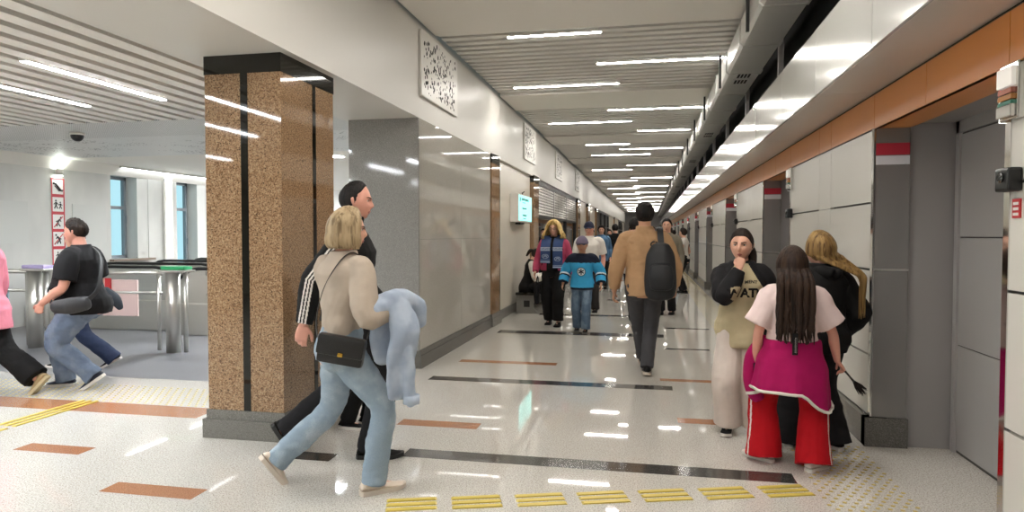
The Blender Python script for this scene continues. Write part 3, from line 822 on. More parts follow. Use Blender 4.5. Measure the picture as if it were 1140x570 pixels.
    def hand(s, bm, sd):
        k = s.k*.96; w = s.wr[sd]; d, n, curl = s.hd[sd]
        n = (n-d*n.dot(d)).normalized(); u = d.cross(n)*sd   # towards the thumb
        if u.length < .1: u = d.orthogonal()
        u.normalize()
        P = [w-d*.02*k, w+d*.02*k, w+d*.055*k, w+d*.09*k]
        limb(bm, P, [(.020*k, .018*k), (.031*k, .016*k), (.039*k, .0155*k), (.037*k, .013*k)], ref=u, n=14)
        for q, (off, ln, r) in enumerate(((.0285, .072, .0086), (.0095, .080, .009), (-.0095, .075, .0087), (-.0275, .058, .0078))):
            b = w+d*(.086-.003*abs(q-1))*k+u*off*k; pts = [b-d*.015*k, b]; dd = d+u*off*.6; dd.normalize(); cu = curl*(1+.12*q)
            for sgm, fr in enumerate((.45, .31, .24)):
                ang = cu*(.75, 1.1, .8)[sgm]
                ax = dd.cross(n).normalized()
                dd = (M.Rotation(ang, 3, ax) @ dd).normalized(); n2 = n
                b = b+dd*ln*fr*k; pts.append(b)
            limb(bm, pts, [r*k, r*1.05*k, r*k, r*.93*k, r*.75*k], n=10, sub=2)
        b = w+d*.025*k+u*.022*k; td = (d*.75+u*.75+n*.35).normalized(); p1 = b+td*.042*k; td2 = (d+u*.25+n*(.25+curl*.5)).normalized()
        limb(bm, [b-td*.015*k, b, p1, p1+td2*.03*k, p1+td2*.05*k], [.012*k, .0135*k, .0105*k, .0098*k, .0075*k], n=10, sub=2)
    def body(s):
        bm = bmesh.new(); H = s.H; k = s.k
        s.torso(bm, .455, .875, off=-.012*k)
        s.head_mesh(bm)
        # neck
        nb = s.T(V((0, -.008*H, .80*H))); nt = s.HM @ V((0, -.018*s.hk, -.05*s.hk))
        r = .031 if s.sex == 'f' else .035
        limb(bm, [nb, (nb+nt)/2, nt], [r*H*1.25, r*H, r*H], n=18)
        for sd in (1, -1):
            q = .92 if s.sex == 'f' else 1.02
            q *= .55+.45*s.fat
            limb(bm, [s.sh[sd], s.sh[sd].lerp(s.el[sd], .5), s.el[sd], s.el[sd].lerp(s.wr[sd], .4), s.wr[sd]], [.030*H*q, .027*H*q, .0225*H*q, .0235*H*q, .0145*H*q], n=16)
            s.hand(bm, sd)
            limb(bm, [s.hipj[sd], s.hipj[sd].lerp(s.kn[sd], .5), s.kn[sd], s.kn[sd].lerp(s.an[sd], .35), s.an[sd]], [.046*H, .041*H, .030*H, .029*H, .019*H], n=16)
            fd, pit = s.foot[sd]; f3 = V((fd.x*math.cos(pit), fd.y*math.cos(pit), -math.sin(pit))); up = V((fd.x*math.sin(pit), fd.y*math.sin(pit), math.cos(pit)))
            a = s.an[sd]
            limb(bm, [a-f3*.03*k-up*.035*k, a+f3*.05*k-up*.04*k, a+f3*.13*k-up*.055*k], [.028*k, .03*k, .02*k], n=12)
            e = s.HM @ V((sd*.076*s.hk, -.008*s.hk, -.006*s.hk))
            ax = (s.HM.to_3x3() @ V((sd*.25, -.3, 1))).normalized(); fw = (s.HM.to_3x3() @ V((sd*.55, -.83, .0))).normalized()
            limb(bm, [e-ax*.022*s.hk+fw*0, e, e+ax*.022*s.hk], [(.010*s.hk, .006*s.hk), (.016*s.hk, .007*s.hk), (.014*s.hk, .006*s.hk)], ref=fw, n=10)
        s.bodyo = bake(bm, 'body', [s.skin], s.root, .0042 if s.near else .006, 2)
        return s.bodyo
    def face(s, brow=None, lips=None, eye=None):
        k = s.hk; HM = s.HM
        for sd in (1, -1):
            a = MB(); bm = a.bm
            c = s.head_pt(V((sd*.37, .9, 0)).normalized()); c = V((sd*.031*k, c.y-.006*k, .004*k))
            bmesh.ops.create_uvsphere(bm, u_segments=14, v_segments=10, radius=1, matrix=HM @ M.Translation(c) @ M.Diagonal((.0145*k, .009*k, .0068*k, 1)))
            a.mi(m_eye); e = a.done('eye', s.root, smooth=True)
            a = MB(); bmesh.ops.create_uvsphere(a.bm, u_segments=12, v_segments=8, radius=1, matrix=HM @ M.Translation(c+V((0, .0052*k, 0))) @ M.Diagonal((.006*k, .0048*k, .006*k, 1)))
            a.mi(eye or m_iris); a.done('iris', e, smooth=True)
            a = MB(); pts = []
            for t in range(6):
                x = (.16+.46*t/5); z = .16+.05*math.sin(PI*t/5*.8)
                d = V((sd*x, math.sqrt(max(.01, 1-x*x-z*z)), z)); pts.append(HM @ s.head_pt(d, .0008*k))
            a.tube(pts, [.003*k*q for q in (1, 1.2, 1.2, 1.1, .9, .5)], brow or m_hair_dark, 6); a.done('eyebrow', s.root)
            a = MB(); pts = []
            for t in range(6):
                x = .2+.35*t/5; z = .075+.02*math.sin(PI*t/5)
                d = V((sd*x, math.sqrt(max(.01, 1-x*x-z*z)), z)); pts.append(HM @ (s.head_pt(d)+V((0, .004*k, 0))))
            a.tube(pts, .0022*k, brow or m_hair_dark, 6); a.done('eyelash', s.root)
        a = MB()
        for zz, rr in ((-.515, .0035), (-.595, .0045)):
            pts = []
            for t in range(9):
                x = -.26+.52*t/8; z = zz+(.035*abs(x)/.26 if zz < -.55 else -.02*abs(x)/.26)
                d = V((x, math.sqrt(1-x*x-z*z), z)); pts.append(HM @ s.head_pt(d, -.0005*k))
            a.tube(pts, [rr*k*q for q in (.3, .7, 1, 1.1, 1.1, 1.1, 1, .7, .3)], lips or m_lips, 8)
        a.done('lips', s.root, smooth=True)
    # ------------------------------------------------ hair
    def cap_hair(s, mat, t=.014, hl=(.62, .2, -.2, -.55, -.62), rough=.004, name='hair', extra=None):
        """hair hugging the skull; hl = hairline height at front, temple, ear, behind, nape"""
        k = s.hk
        tab = [(-1.0, hl[4]), (-.5, hl[3]), (-.02, hl[2]), (.22, hl[1]), (.78, hl[0]), (1.0, hl[0])]
        def g(d):
            zl = interp(tab, d.y)[0]
            w = sstep(-.06, .05, d.z-zl)*(.25+.75*sstep(.0, .75, d.z-zl))
            n = noise.noise(V((d.x*9, d.y*9, d.z*3)))*rough+noise.noise(d*22)*rough*.6
            e = extra(d) if extra else 0
            return ((-.012+.014*sstep(-.06, .04, d.z-zl))+(t-.002+n+e)*w)*k
        bm = bmesh.new(); s.head_mesh(bm, g, 96, 72)
        a = MB(); a.bm.free(); a.bm = bm; a.mi(mat)
        return a.done(name, s.root, smooth=True)
    def long_hair(s, mat, length, a0=60, t=.014, n=46, r=.017, flare=.0, name='hair', front_len=None, seed=1, part=0, lift=0, over=None, wave=.006, taper=.35, tuck=0, crown=1.0, lenvar=(.9, 1.04)):
        """strand bundles from the crown down the skull and then hanging free (azimuth in degrees from the face)"""
        k = s.hk; R = random.Random(seed); a = MB(); HM = s.HM; Hi = HM.to_3x3()
        for q in range(n*2):
            lay = q % 2
            az = a0+(360-2*a0)*(q+R.uniform(-.4, .4))/(n*2-1); A = math.radians(az)
            tgt = V((math.sin(A), math.cos(A), -.12)).normalized()
            fr = max(0, math.cos(A))
            st = V((.05*(1 if tgt.x > 0 else -1)+part, .05+.75*fr-.1*(1-fr), crown)).normalized()
            th = (t+(.004 if lay else -.003)+R.uniform(-.002, .003))*k
            pts = []
            for i in range(8):
                d = st.slerp(tgt, (i/7)**1.0)
                pts.append(HM @ s.head_pt(d, th+flare*k*(i/7)**2*.5))
            L = R.uniform(*lenvar)/.97*(length if front_len is None else front_len+(length-front_len)*sstep(50, 120, 180-abs(180-az)))
            p = pts[-1].copy(); out = Hi @ V((math.sin(A), math.cos(A), 0)); out.z = 0
            m = 9; ph = R.uniform(0, 6)
            for i in range(1, m+1):
                f = i/m
                qv = p+V((0, 0, -L*f))+out*(flare*k*math.sin(f*PI*.6)-tuck*k*f*f)
                qv += V((math.sin(ph+f*7), math.cos(ph*2+f*6), 0))*wave*f
                if over: qv = over(qv)
                pts.append(qv)
            rr = [(r*k*.7, r*k*.45)]+[(r*k, r*k*.5)]*6+[(r*k*(1-(1-taper)*(i/m)**2), r*k*.5*(1-(1-taper)*(i/m)**2)) for i in range(0, m+1)]
            c = HM @ V((0, 0, 0))
            i0 = a.mi(mat)
            rings = []
            for kx, (pt, (ra, rb)) in enumerate(zip(pts, rr)):
                t_ = (pts[min(kx+1, len(pts)-1)]-pts[max(kx-1, 0)]).normalized()
                o = pt-c; o.z *= .6 if kx < 8 else 0; o -= t_*o.dot(t_); o.normalize(); x = t_.cross(o)
                rings.append([pt+x*(ra*math.cos(PI*j/4))+o*(rb*math.sin(PI*j/4)) for j in range(8)])
            for f in ringloft(a.bm, rings): f.material_index = i0
        return a.done(name, s.root, smooth=True)
    # ------------------------------------------------ clothes
    def trousers(s, mats, prof=(.056, .050, .043, .042, .044), top=.60, off=.012, hem=.0, fold=((.006, 9, 14), (.0035, 24, 30)), matfn=None, seat=0, name='trousers', front=.0, belly=0, voxel=None):
        bm = bmesh.new(); H = s.H
        s.torso(bm, .47, top, off=off, steps=8, belly=belly)
        for sd in (1, -1):
            h, kn, an = s.hipj[sd], s.kn[sd], s.an[sd]
            d = (an-kn).normalized(); e = an+d*hem*s.k
            out = V((sd*.006, front, 0))
            limb(bm, [h+V((0, -.006*H-seat, .01*H)), h.lerp(kn, .42)+out*.6, kn+out, kn.lerp(e, .5), e], [(q*H, q*H*(1.08 if i < 2 else 1)) for i, q in enumerate(prof)], ref=V((1, 0, 0)), n=20, round_ends=False)
            limb(bm, [h+V((0, -.016*H-seat, .02*H)), h+V((0, -.012*H-seat, -.03*H))], [(prof[0]*H*1.0, prof[0]*H*1.1)]*2, ref=V((1, 0, 0)), n=16)
        return bake(bm, name, mats, s.root, voxel or s.vx, 3, fold, matfn)
    def top(s, mats, hem=.50, off=.014, sleeve=1.0, srad=(.042, .037, .033, .031, .026), collar=.842, flare=None, fold=((.005, 8, 11), (.0025, 22, 24)), matfn=None, belly=0, name='shirt', cuff=None, neck=None, voxel=None, sleeve2=None, hang=0):
        bm = bmesh.new(); H = s.H
        s.torso(bm, hem, collar, off=off, belly=belly, flare=flare, steps=18)
        for sd in (1, -1):
            sh, el, wr = s.sh[sd], s.el[sd], s.wr[sd]
            sl = sleeve if sleeve2 is None else sleeve2[sd]
            ins = sh+(s.T(V((0, 0, .80*H)))-sh)*.40
            ar = srad
            if sl >= .6:
                end = el.lerp(wr, (sl-.5)*2)
                pts = [ins, sh, sh.lerp(el, .5), el, el.lerp(end, .55), end]
                rad = [ar[0]*.80, ar[0]*.86, ar[1], ar[2], ar[3], ar[4]]
            else:
                end = sh.lerp(el, sl*2); pts = [ins, sh, sh.lerp(end, .5), end]; rad = [ar[0]*.80, ar[0]*.88, ar[1], ar[2]]
                if hang: pts[-1] = pts[-1]+V((sd*hang, 0, 0))
            limb(bm, pts, [q*H for q in rad], n=18, round_ends=False)
        return bake(bm, name, mats, s.root, voxel or s.vx, 3, fold, matfn)
    def arm_side(s, c):
        """(side, distance along arm 0..1, is it nearer the arm than the trunk axis)"""
        best = None
        for sd in (1, -1):
            for (a, b, t0, t1) in ((s.sh[sd], s.el[sd], 0, .5), (s.el[sd], s.wr[sd], .5, 1)):
                ab = b-a; t = max(0, min(1, (c-a).dot(ab)/ab.length_squared)); d = (c-(a+ab*t)).length
                if best is None or d < best[0]: best = (d, sd, t0+(t1-t0)*t, (c-(a+ab*t)), ab.normalized())
        return best
    def shoe(s, sd, upper, sole, style='low', name='shoe', shaft=0, toe=1, strip=None):
        k = s.k; fd, pit = s.foot[sd]; a = s.an[sd]
        f3 = V((fd.x*math.cos(pit), fd.y*math.cos(pit), -math.sin(pit))); up = V((fd.x*math.sin(pit), fd.y*math.sin(pit), math.cos(pit))); rt = f3.cross(up)
        o = a-up*.075*k
        def Q(f, h, x=0): return o+f3*f*k+up*h*k+rt*x*k
        bm = bmesh.new(); n = 20
        prof = [(-.082, .028, .052, .030), (-.07, .034, .075, .028), (-.045, .036, .088, .02), (-.01, .036, .090, .016), (.03, .038, .074, .014), (.08, .043, .056, .014), (.12, .045, .045, .014), (.155, .040, .038, .015), (.178, .028, .032, .017), (.188, .012, .027, .019)]
        rings = []
        for f, w, top, bot in prof:
            ring = []
            for j in range(n):
                t = 2*PI*j/n; ca, sa = math.cos(t), math.sin(t)
                zz = bot+(top-bot)*(.5+.5*sa) if True else 0
                xx = w*ca*(1 if sa < .1 else (1-.35*sa))
                ring.append(Q(f, zz, xx))
            rings.append(ring)
        fs = ringloft(bm, rings)
        if shaft: limb(bm, [Q(-.02, .06), Q(-.02, .1+shaft*.5), Q(-.02, .1+shaft)], [(.036*k, .042*k)]*3, ref=rt, n=16, round_ends=False)
        b = MB(); b.bm.free(); b.bm = bm; b.mi(upper)
        sh = b.done(name, s.root, smooth=True)
        bm = bmesh.new(); rings = []
        th = .026 if style != 'flat' else .014
        out = [(-.088, .018), (-.075, .034), (-.03, .038), (.03, .040), (.08, .046), (.125, .048), (.165, .040), (.188, .022), (.195, .008)]
        for f, w in out:
            rise = .012*sstep(.12, .195, f)
            rings.append([Q(f, 0+rise, -w), Q(f, 0+rise, w), Q(f, th*.5+rise, w*1.03), Q(f, th+rise*.6, w*.98), Q(f, th+rise*.6, -w*.98), Q(f, th*.5+rise, -w*1.03)])
        ringloft(bm, rings)
        b = MB(); b.bm.free(); b.bm = bm; b.mi(sole); b.done('sole', sh, auto=.7)
        if strip:
            b = MB()
            for h in (.06, .07, .08): b.tube([Q(.09-h*.9+.01, h-.006, -.022), Q(.095-h*.9+.012, h+.004, 0), Q(.09-h*.9+.01, h-.006, .022)], .004*k, strip, 6)
            b.done('laces', sh)
        return sh
    def shoes(s, upper, sole, **kw):
        for sd in (1, -1): s.shoe(sd, upper, sole, **kw)
    def on_front(s, o, me, center, mat, name, parent, front=1, thick=.003, bend=None):
        """wrap a flat decal mesh (XZ plane) onto garment O by casting along local Y"""
        bvh = BVHTree.FromPolygons([v.co for v in o.data.vertices], [p.vertices[:] for p in o.data.polygons if abs(p.center.x) < .145*s.k and (s.arm_side(p.center)[0] > .066*s.k or s.arm_side(p.center)[2] < .2)])
        for v in me.vertices:
            x, z = v.co.x, v.co.z; y0 = v.co.y
            if front > 0: x = -x
            p = V((center[0]+x, front*1.0, center[1]+z))
            h = bvh.ray_cast(p, V((0, -front, 0)))
            y = h[0].y if h[0] else 0
            v.co = V((p.x, y+front*(thick-y0*.5), p.z))
        for m in (mat if isinstance(mat, list) else [mat]): me.materials.append(m)
        q = bpy.data.objects.new(name, me); C.objects.link(q); q.parent = parent
        return q

def strap_mesh(a, pts, w, th, mat, refs, sub=4):
    """flat ribbon through points; refs = outward normals"""
    seq = [tuple(p)+tuple(r) for p, r in zip(pts, refs)]
    sm = catmull(seq, sub); i0 = a.mi(mat); rings = []
    P = [V(q[:3]) for q in sm]; Nn = [V(q[3:6]).normalized() for q in sm]
    for k, (p, n) in enumerate(zip(P, Nn)):
        t = (P[min(k+1, len(P)-1)]-P[max(k-1, 0)]).normalized(); x = t.cross(n).normalized(); n = x.cross(t)
        rings.append([p-x*w/2, p+x*w/2, p+x*w/2+n*th, p-x*w/2+n*th])
    for f in ringloft(a.bm, rings): f.material_index = i0

m_skin = mk('light_skin', '#d3a189', .5, var=(14, .04)); m_skin2 = mk('warm_skin', '#c08f72', .5, var=(14, .05)); m_skin3 = mk('rosy_skin', '#d69a86', .5, var=(14, .05))
m_eye = mk('eye_white', '#d9d4cc', .25); m_iris = mk('dark_iris', '#22170f', .15); m_lips = mk('lip_skin', '#a85f57', .4)
def hairmat(name, c1, c2, c3, rough=.42): return mk(name, c1, rough, spec=.22, specks=((26, c2, .52, .1), (60, c3, .60, .08)), stretch=(1, 1, .06), bump=(90, .5))
m_hair_dark = hairmat('dark_brown_hair', '#1e1510', '#2b1f17', '#120c09', .62)
m_hair_black = hairmat('black_hair', '#141110', '#1f1917', '#0b0908', .6)
m_hair_brown = hairmat('long_brown_hair', '#2a1d17', '#37271c', '#1a110d', .6)
m_hair_blond = hairmat('dark_blonde_hair', '#9c8666', '#b59f7d', '#736046')
m_hair_honey = hairmat('honey_brown_hair', '#7a5f38', '#9a7c4c', '#553d22')
m_hair_gold = hairmat('curly_golden_hair', '#b8975a', '#d3b87a', '#8a6b3a')
def cloth(name, col, var=.06, rough=.85, weave=420, wb=.12): return mk(name, col, rough, var=(9, var), bump=(weave, wb), spec=.25)
m_denim_light = mk('light_washed_denim', '#8f9fab', .85, specks=((7, '#b0bcc4', .54, .1), (500, '#76899b', .58, .08)), bump=(500, .12), spec=.2)
m_denim_grey = mk('faded_grey_blue_denim', '#68758a', .85, specks=((8, '#808b9b', .55, .1), (500, '#596579', .58, .08)), bump=(500, .12), spec=.2)
m_denim_dark = mk('dark_blue_denim', '#2d3750', .85, specks=((500, '#222a3e', .58, .08),), bump=(500, .12), spec=.2)
m_denim_boy = mk('washed_blue_denim', '#566a80', .85, specks=((9, '#6f8294', .55, .1),), bump=(500, .12), spec=.2)
m_black = cloth('black_cloth', '#131212'); m_black2 = cloth('soft_black_cloth', '#19181a'); m_white_c = cloth('white_cloth', '#d9d3cb')
def deg(a): return math.radians(a)
# ---------------------------------------------------------------- woman in the beige sweater
rz = deg(-65)
p = Person('person', (-1.72, 3.58), rz, 1.66, 'woman in a beige sweater and light jeans striding past the granite pillar', 'f', 1.05,
           legs=dict(R=(.147, .17, 0, -.3), L=(-.13, -.37, .95, -.3)), hip=.815, lean=.03, twist=.72, head=(-.42, .02, 0),
           arms=dict(R=dict(abs=(.13, .33, 1.05), pole=(.9, -.8, -.8), hand=(-.5, .8, -.1), palm=(0, 0, -1), curl=.5), L=dict(abs=(-.13, .2, .92), pole=(-.4, -1, 0), curl=.6)))
p.body(); p.face()
mt_sw = mk('beige_knit_sweater', '#b0a293', .9, var=(10, .05), bump=(240, .25), spec=.15)
sw = p.top([mt_sw], hem=.545, off=.022, srad=(.048, .045, .041, .036, .024), collar=.845, flare=lambda f: 1-.10*sstep(.60, .545, f), fold=((.010, 7, 8), (.004, 18, 22)), name='sweater')
p.trousers([m_denim_light], prof=(.060, .055, .044, .043, .042), top=.585, hem=.02, fold=((.007, 8, 12), (.004, 22, 34)), name='jeans')
m_cream_shoe = mk('cream_leather', '#d8c9b8', .5); m_cream_sole = mk('cream_sole', '#cfc3b4', .6)
p.shoes(m_cream_shoe, m_cream_sole, strip=m_cream_sole, name='sneaker')
p.cap_hair(m_hair_blond, .018, hl=(.60, .25, -.45, -.7, -.75))
p.long_hair(m_hair_blond, .085, a0=66, t=.019, n=44, r=.016, flare=.016, tuck=.02, taper=.6, name='bob_hair', wave=.002)
a = MB(); e = p.HM @ V((.08*p.hk, 0, -.03)); bmesh.ops.create_uvsphere(a.bm, u_segments=10, v_segments=8, radius=.006, matrix=M.Translation(e)); a.mi(m_chrome); a.done('earring', p.root, smooth=True)
woman = p
# her crossbody bag: things carried stay top-level
WM = M.Translation(p.root.location) @ M.Rotation(rz, 4, 'Z')
def carried(name, label, cat, src=None):
    o = empty(name, src.root.location, 0, label, cat); o.rotation_euler = src.root.rotation_euler; return o
bag = carried('crossbody_bag', 'small black quilted crossbody bag with a gold clasp on the striding woman', 'bag', p)
m_leather = mk('black_leather', '#141313', .38, bump=(120, .2)); m_gold = mk('gold_clasp', '#c9a24a', .25, metal=1)
def rbox(c, hx, hy, hz, R, mat, bev, name, parent, extra=None):
    a = MB(); a.box(-hx, hx, -hy, hy, -hz, hz, mat, bev)
    if extra: extra(a)
    bmesh.ops.transform(a.bm, matrix=M.Translation(c) @ R, verts=a.bm.verts)
    return a.done(name, parent, auto=.6)
bc = V((.222, .0, .825)); BR = M.Rotation(deg(80), 4, 'Z') @ M.Rotation(deg(11), 4, 'Y')
rbox(bc, .125, .035, .078, BR, m_leather, .02, 'pouch', bag)
rbox(bc+V((.009, -.002, .024)), .127, .038, .055, BR, m_leather, .016, 'flap', bag)
rbox(bc+V((.050, -.009, -.018)), .014, .005, .011, BR, m_gold, .003, 'clasp', bag)
a = MB(); S = p.T
def around(p, pts): return pts
q = [bc+V((.0, -.12, .06)), S(V((.06, -.150, 1.0))), S(V((.065, -.162, 1.15))), S(V((.07, -.140, 1.27))), S(V((.085, -.06, 1.375))), S(V((.09, .03, 1.37))), S(V((.09, .15, 1.2))), S(V((.13, .14, 1.02))), bc+V((.03, .13, .06))]
strap_mesh(a, q, .012, .004, m_leather, [(.3, -1, 0), (.3, -1, 0), (0, -1, 0), (-.1, -1, .2), (-.4, -.5, 1), (-.2, .5, 1), (0, 1, 0), (.3, 1, 0), (.6, 1, 0)], 6)
a.done('strap', bag)
# denim jacket over her forearm
jk = carried('denim_jacket', 'pale blue denim jacket folded over the forearm of the striding woman', 'jacket', p)
m_jk = mk('pale_blue_denim', '#9aa6b8', .85, specks=((9, '#adb8c6', .55, .1),), bump=(400, .15), spec=.2)
bm = bmesh.new(); el, wr = p.el[1], p.wr[1]; ax = (wr-el).normalized(); c0 = el.lerp(wr, .62)
limb(bm, [c0-ax*.12+V((0, 0, .02)), c0+V((0, 0, .035)), c0+ax*.14+V((0, 0, .015))], [(.06, .055), (.078, .07), (.065, .055)], n=20)
limb(bm, [c0+V((.03, .05, .02)), c0+V((.05, .09, -.12)), c0+V((.05, .06, -.30)), c0+V((.05, .06, -.47))], [(.075, .045), (.095, .05), (.10, .04), (.085, .03)], ref=ax, n=20)
limb(bm, [c0+V((-.02, -.02, .02)), c0+V((-.03, -.03, -.15)), c0+V((-.02, -.02, -.28))], [(.09, .04), (.09, .035), (.08, .03)], ref=ax, n=20)
limb(bm, [c0+ax*.10+V((0, 0, .03)), c0+ax*.19+V((0, 0, -.03)), c0+ax*.21+V((0, 0, -.12))], [.06, .062, .05], n=18)
limb(bm, [c0+V((.06, .08, -.2)), c0+V((.075, .10, -.42)), c0+V((.075, .115, -.50))], [.045, .042, .04], n=14)
bake(bm, 'jacket_body', [m_jk], jk, .007, 2, ((.014, 8, 6), (.006, 20, 14)))
a = MB(); cc = c0+V((.075, .115, -.50)); a.tube([cc+V((0, 0, .035)), cc-V((0, 0, .012))], .046, m_jk, 18); a.done('cuff', jk, smooth=True)

# ---------------------------------------------------------------- man in the track jacket
p = Person('person', (-1.93, 4.12), deg(-74), 1.88, 'man in a black track jacket with white sleeve stripes beside the granite pillar', 'm', 1.0,
           legs=dict(R=(.09, .15, 0, 0), L=(-.05, -.40, 1.0, 0)), hip=.925, lean=.03, head=(.0, .05, 0),
           arms=dict(R=dict(to=(.06, -.22, -.48), pole=(.2, -1, 0), curl=.5), L=dict(to=(-.08, .2, -.48), pole=(-.2, -1, 0))), skin=m_skin3)
p.body(); p.face(brow=m_hair_black)
def stripes(c, n):
    d, sd, t, off, ax = p.arm_side(c)
    if d > .10 or t < .04: return 0
    u = ax.cross(V((1, 0, 0))); v_ = off.dot(u.normalized())
    if abs(off.x) < .018 and t > .1: return 0
    if sd*off.x > .01:
        for k in (-.02, 0, .02):
            if abs(v_-k-.004) < .0055: return 1
    return 0
p.top([m_black, m_white_c], hem=.50, off=.026, srad=(.046, .041, .037, .034, .027), collar=.858, matfn=stripes, name='track_jacket', voxel=.005)
p.trousers([m_black2], prof=(.060, .054, .047, .046, .047), top=.56, hem=.03, name='trousers')
p.shoes(m_black, mk('dark_sole', '#1c1b1a', .6), name='shoe')
p.cap_hair(m_hair_black, .010, hl=(.93, .40, -.2, -.5, -.55), rough=.002)
# ---------------------------------------------------------------- person hidden behind them
p = Person('person', (-2.15, 4.72), deg(-88), 1.42, 'person in black trousers and black and white sneakers mostly hidden behind the couple', 'f', .95,
           legs=dict(R=(.06, -.05, 0, 0), L=(-.06, .06, 0, 0)), head=(0, 0, 0), near=False)
p.body(); p.top([m_black2], hem=.5, name='jacket'); p.trousers([m_black], prof=(.058, .052, .045, .042, .042), name='trousers')
p.shoes(m_black, m_white_c, strip=m_white_c, name='sneaker'); p.cap_hair(m_hair_dark, .016)

# ---------------------------------------------------------------- large man in the black T-shirt
p = Person('person', (-5.26, 5.45), deg(113), 1.70, 'large man in a black T-shirt and grey jeans walking left past the gates', 'm', 1.17, deep=1.30,
           legs=dict(L=(-.10, -.10, .62, .0), R=(.09, .20, 0, 0)), hip=.80, lean=.04, head=(.0, .10, 0), twist=-.1,
           arms=dict(L=dict(to=(-.05, .22, -.43), pole=(-.5, -1, 0), curl=.8, hand=(.15, .4, -.9), palm=(1, 0, 0)), R=dict(to=(.12, .14, -.46), pole=(.4, -1, 0))), skin=m_skin3)
p.body(); p.face(brow=m_hair_black)
p.top([m_black2], hem=.46, off=lambda f: .024+.028*sstep(.66, .52, f), sleeve=.40, srad=(.056, .060, .058), collar=.842, belly=.04, fold=((.010, 5, 6), (.004, 15, 18)), name='t_shirt', hang=-.01)
p.trousers([m_denim_grey], prof=(.074, .070, .058, .053, .050), top=.52, hem=.025, off=.004, fold=((.012, 7, 12), (.006, 18, 30)), name='jeans')
p.shoes(mk('navy_canvas', '#22283a', .7), m_white_c, name='sneaker', strip=m_white_c)
p.cap_hair(m_hair_dark, .017, hl=(.62, .28, -.12, -.42, -.5), rough=.008)
bag = carried('shoulder_bag', 'dark grey sling bag hanging at the hip of the large man', 'bag', p)
m_bagg = mk('dark_grey_nylon', '#2b2b2e', .6, bump=(200, .2))
bm = bmesh.new(); limb(bm, [V((-.33, .10, .80)), V((-.345, -.02, .81)), V((-.30, -.14, .83))], [(.06, .045), (.075, .05), (.065, .045)], ref=V((0, 0, 1)), n=20)
bake(bm, 'pouch', [m_bagg], bag, .007, 3, ((.006, 9, 9),))
a = MB(); S = p.T; strap_mesh(a, [V((-.31, -.16, .86)), S(V((-.24, -.22, 1.02))), S(V((-.12, -.225, 1.2))), S(V((.0, -.17, 1.33))), S(V((.06, -.08, 1.40))), S(V((.07, .0, 1.40))), S(V((.05, .2, 1.2))), S(V((-.14, .24, 1.0))), V((-.30, .14, .84))], .04, .006, m_bagg,
    [(-1, -1, 0), (-.5, -1, 0), (-.2, -1, 0), (0, -1, .6), (0, -.5, 1), (0, .5, 1), (0, 1, 0), (-.5, 1, 0), (-1, .5, 0)], 5); a.done('strap', bag)
# ---------------------------------------------------------------- companion behind him
p = Person('person', (-6.10, 6.25), deg(115), 1.58, 'person in dark blue jeans mostly hidden behind the large man', 'f', 1.0,
           legs=dict(L=(-.07, -.34, .5, 0), R=(.07, .18, 0, 0)), near=False, hip=.77)
p.body(); p.top([m_black], hem=.5, name='sweater'); p.trousers([m_denim_dark], prof=(.06, .055, .05, .05, .056), hem=.05, name='jeans'); p.shoes(m_black, m_white_c, name='shoe'); p.cap_hair(m_hair_dark, .016)
hj = carried('dark_jacket', 'dark jacket carried low by the hidden person behind the large man', 'jacket', p)
bm = bmesh.new(); limb(bm, [V((-.10, -.30, .84)), V((-.10, -.38, .76)), V((-.10, -.44, .66))], [.05, .06, .04], n=16); bake(bm, 'jacket_body', [mk('dark_slate_cloth', '#2a3038', .85)], hj, .009, 2, ((.012, 10, 10),))

# ---------------------------------------------------------------- person in pink at the left edge
p = Person('person', (-5.90, 5.0), deg(105), 1.70, 'person in a pink jacket and black trousers walking out past the left edge', 'f', 1.05,
           legs=dict(L=(-.08, .35, 0, 0), R=(.0, -.46, .85, 0)), hip=.80, arms=dict(L=dict(to=(-.08, .1, -.52), pole=(-.1, -1, 0)), R=dict(to=(.05, .1, -.52), pole=(.1, -1, 0))))
p.body(); p.face()
p.top([cloth('pink_cloth', '#e0899a')], hem=.40, off=.04, srad=(.055, .052, .048, .045, .042), collar=.845, flare=lambda f: 1+.25*sstep(.55, .4, f), name='jacket')
p.trousers([m_black], prof=(.062, .058, .058, .062, .066), top=.56, hem=-.01, name='trousers')
p.shoes(mk('tan_suede', '#b59f78', .8), mk('tan_sole', '#c5b48f', .6), name='sneaker'); p.cap_hair(m_hair_brown, .018, hl=(.6, .1, -.5, -.7, -.75))

# ---------------------------------------------------------------- seated woman
p = Person('person', (-2.25, 12.5), deg(-75), 1.63, 'woman in a dark vest with white sleeves sitting on the stone bench', 'f', 1.0,
           legs=dict(R=(.10, .40, 0, 0), L=(-.08, .42, 0, 0)), hip=.46, lean=.22, head=(0, .45, 0), near=False,
           arms=dict(R=dict(to=(.04, .30, -.22), pole=(.8, -.6, -1), curl=.7, hand=(-.4, .8, .3), palm=(0, -.6, .8)), L=dict(to=(.02, .30, -.20), pole=(-.5, -.6, -1), curl=.7)))
p.body(); p.face()
m_vest_w = cloth('white_black_pattern', '#cfcac2')
p.top([m_vest_w], hem=.50, off=.012, srad=(.05, .048, .043, .038, .03), name='shirt'); p.top([m_black], hem=.47, off=.020, sleeve=.06, srad=(.044, .044, .044), name='vest')
p.trousers([m_black2], hem=.02, name='trousers'); p.shoes(m_black, m_black, name='shoe'); p.cap_hair(m_hair_dark, .018, hl=(.6, .15, -.45, -.6, -.7))
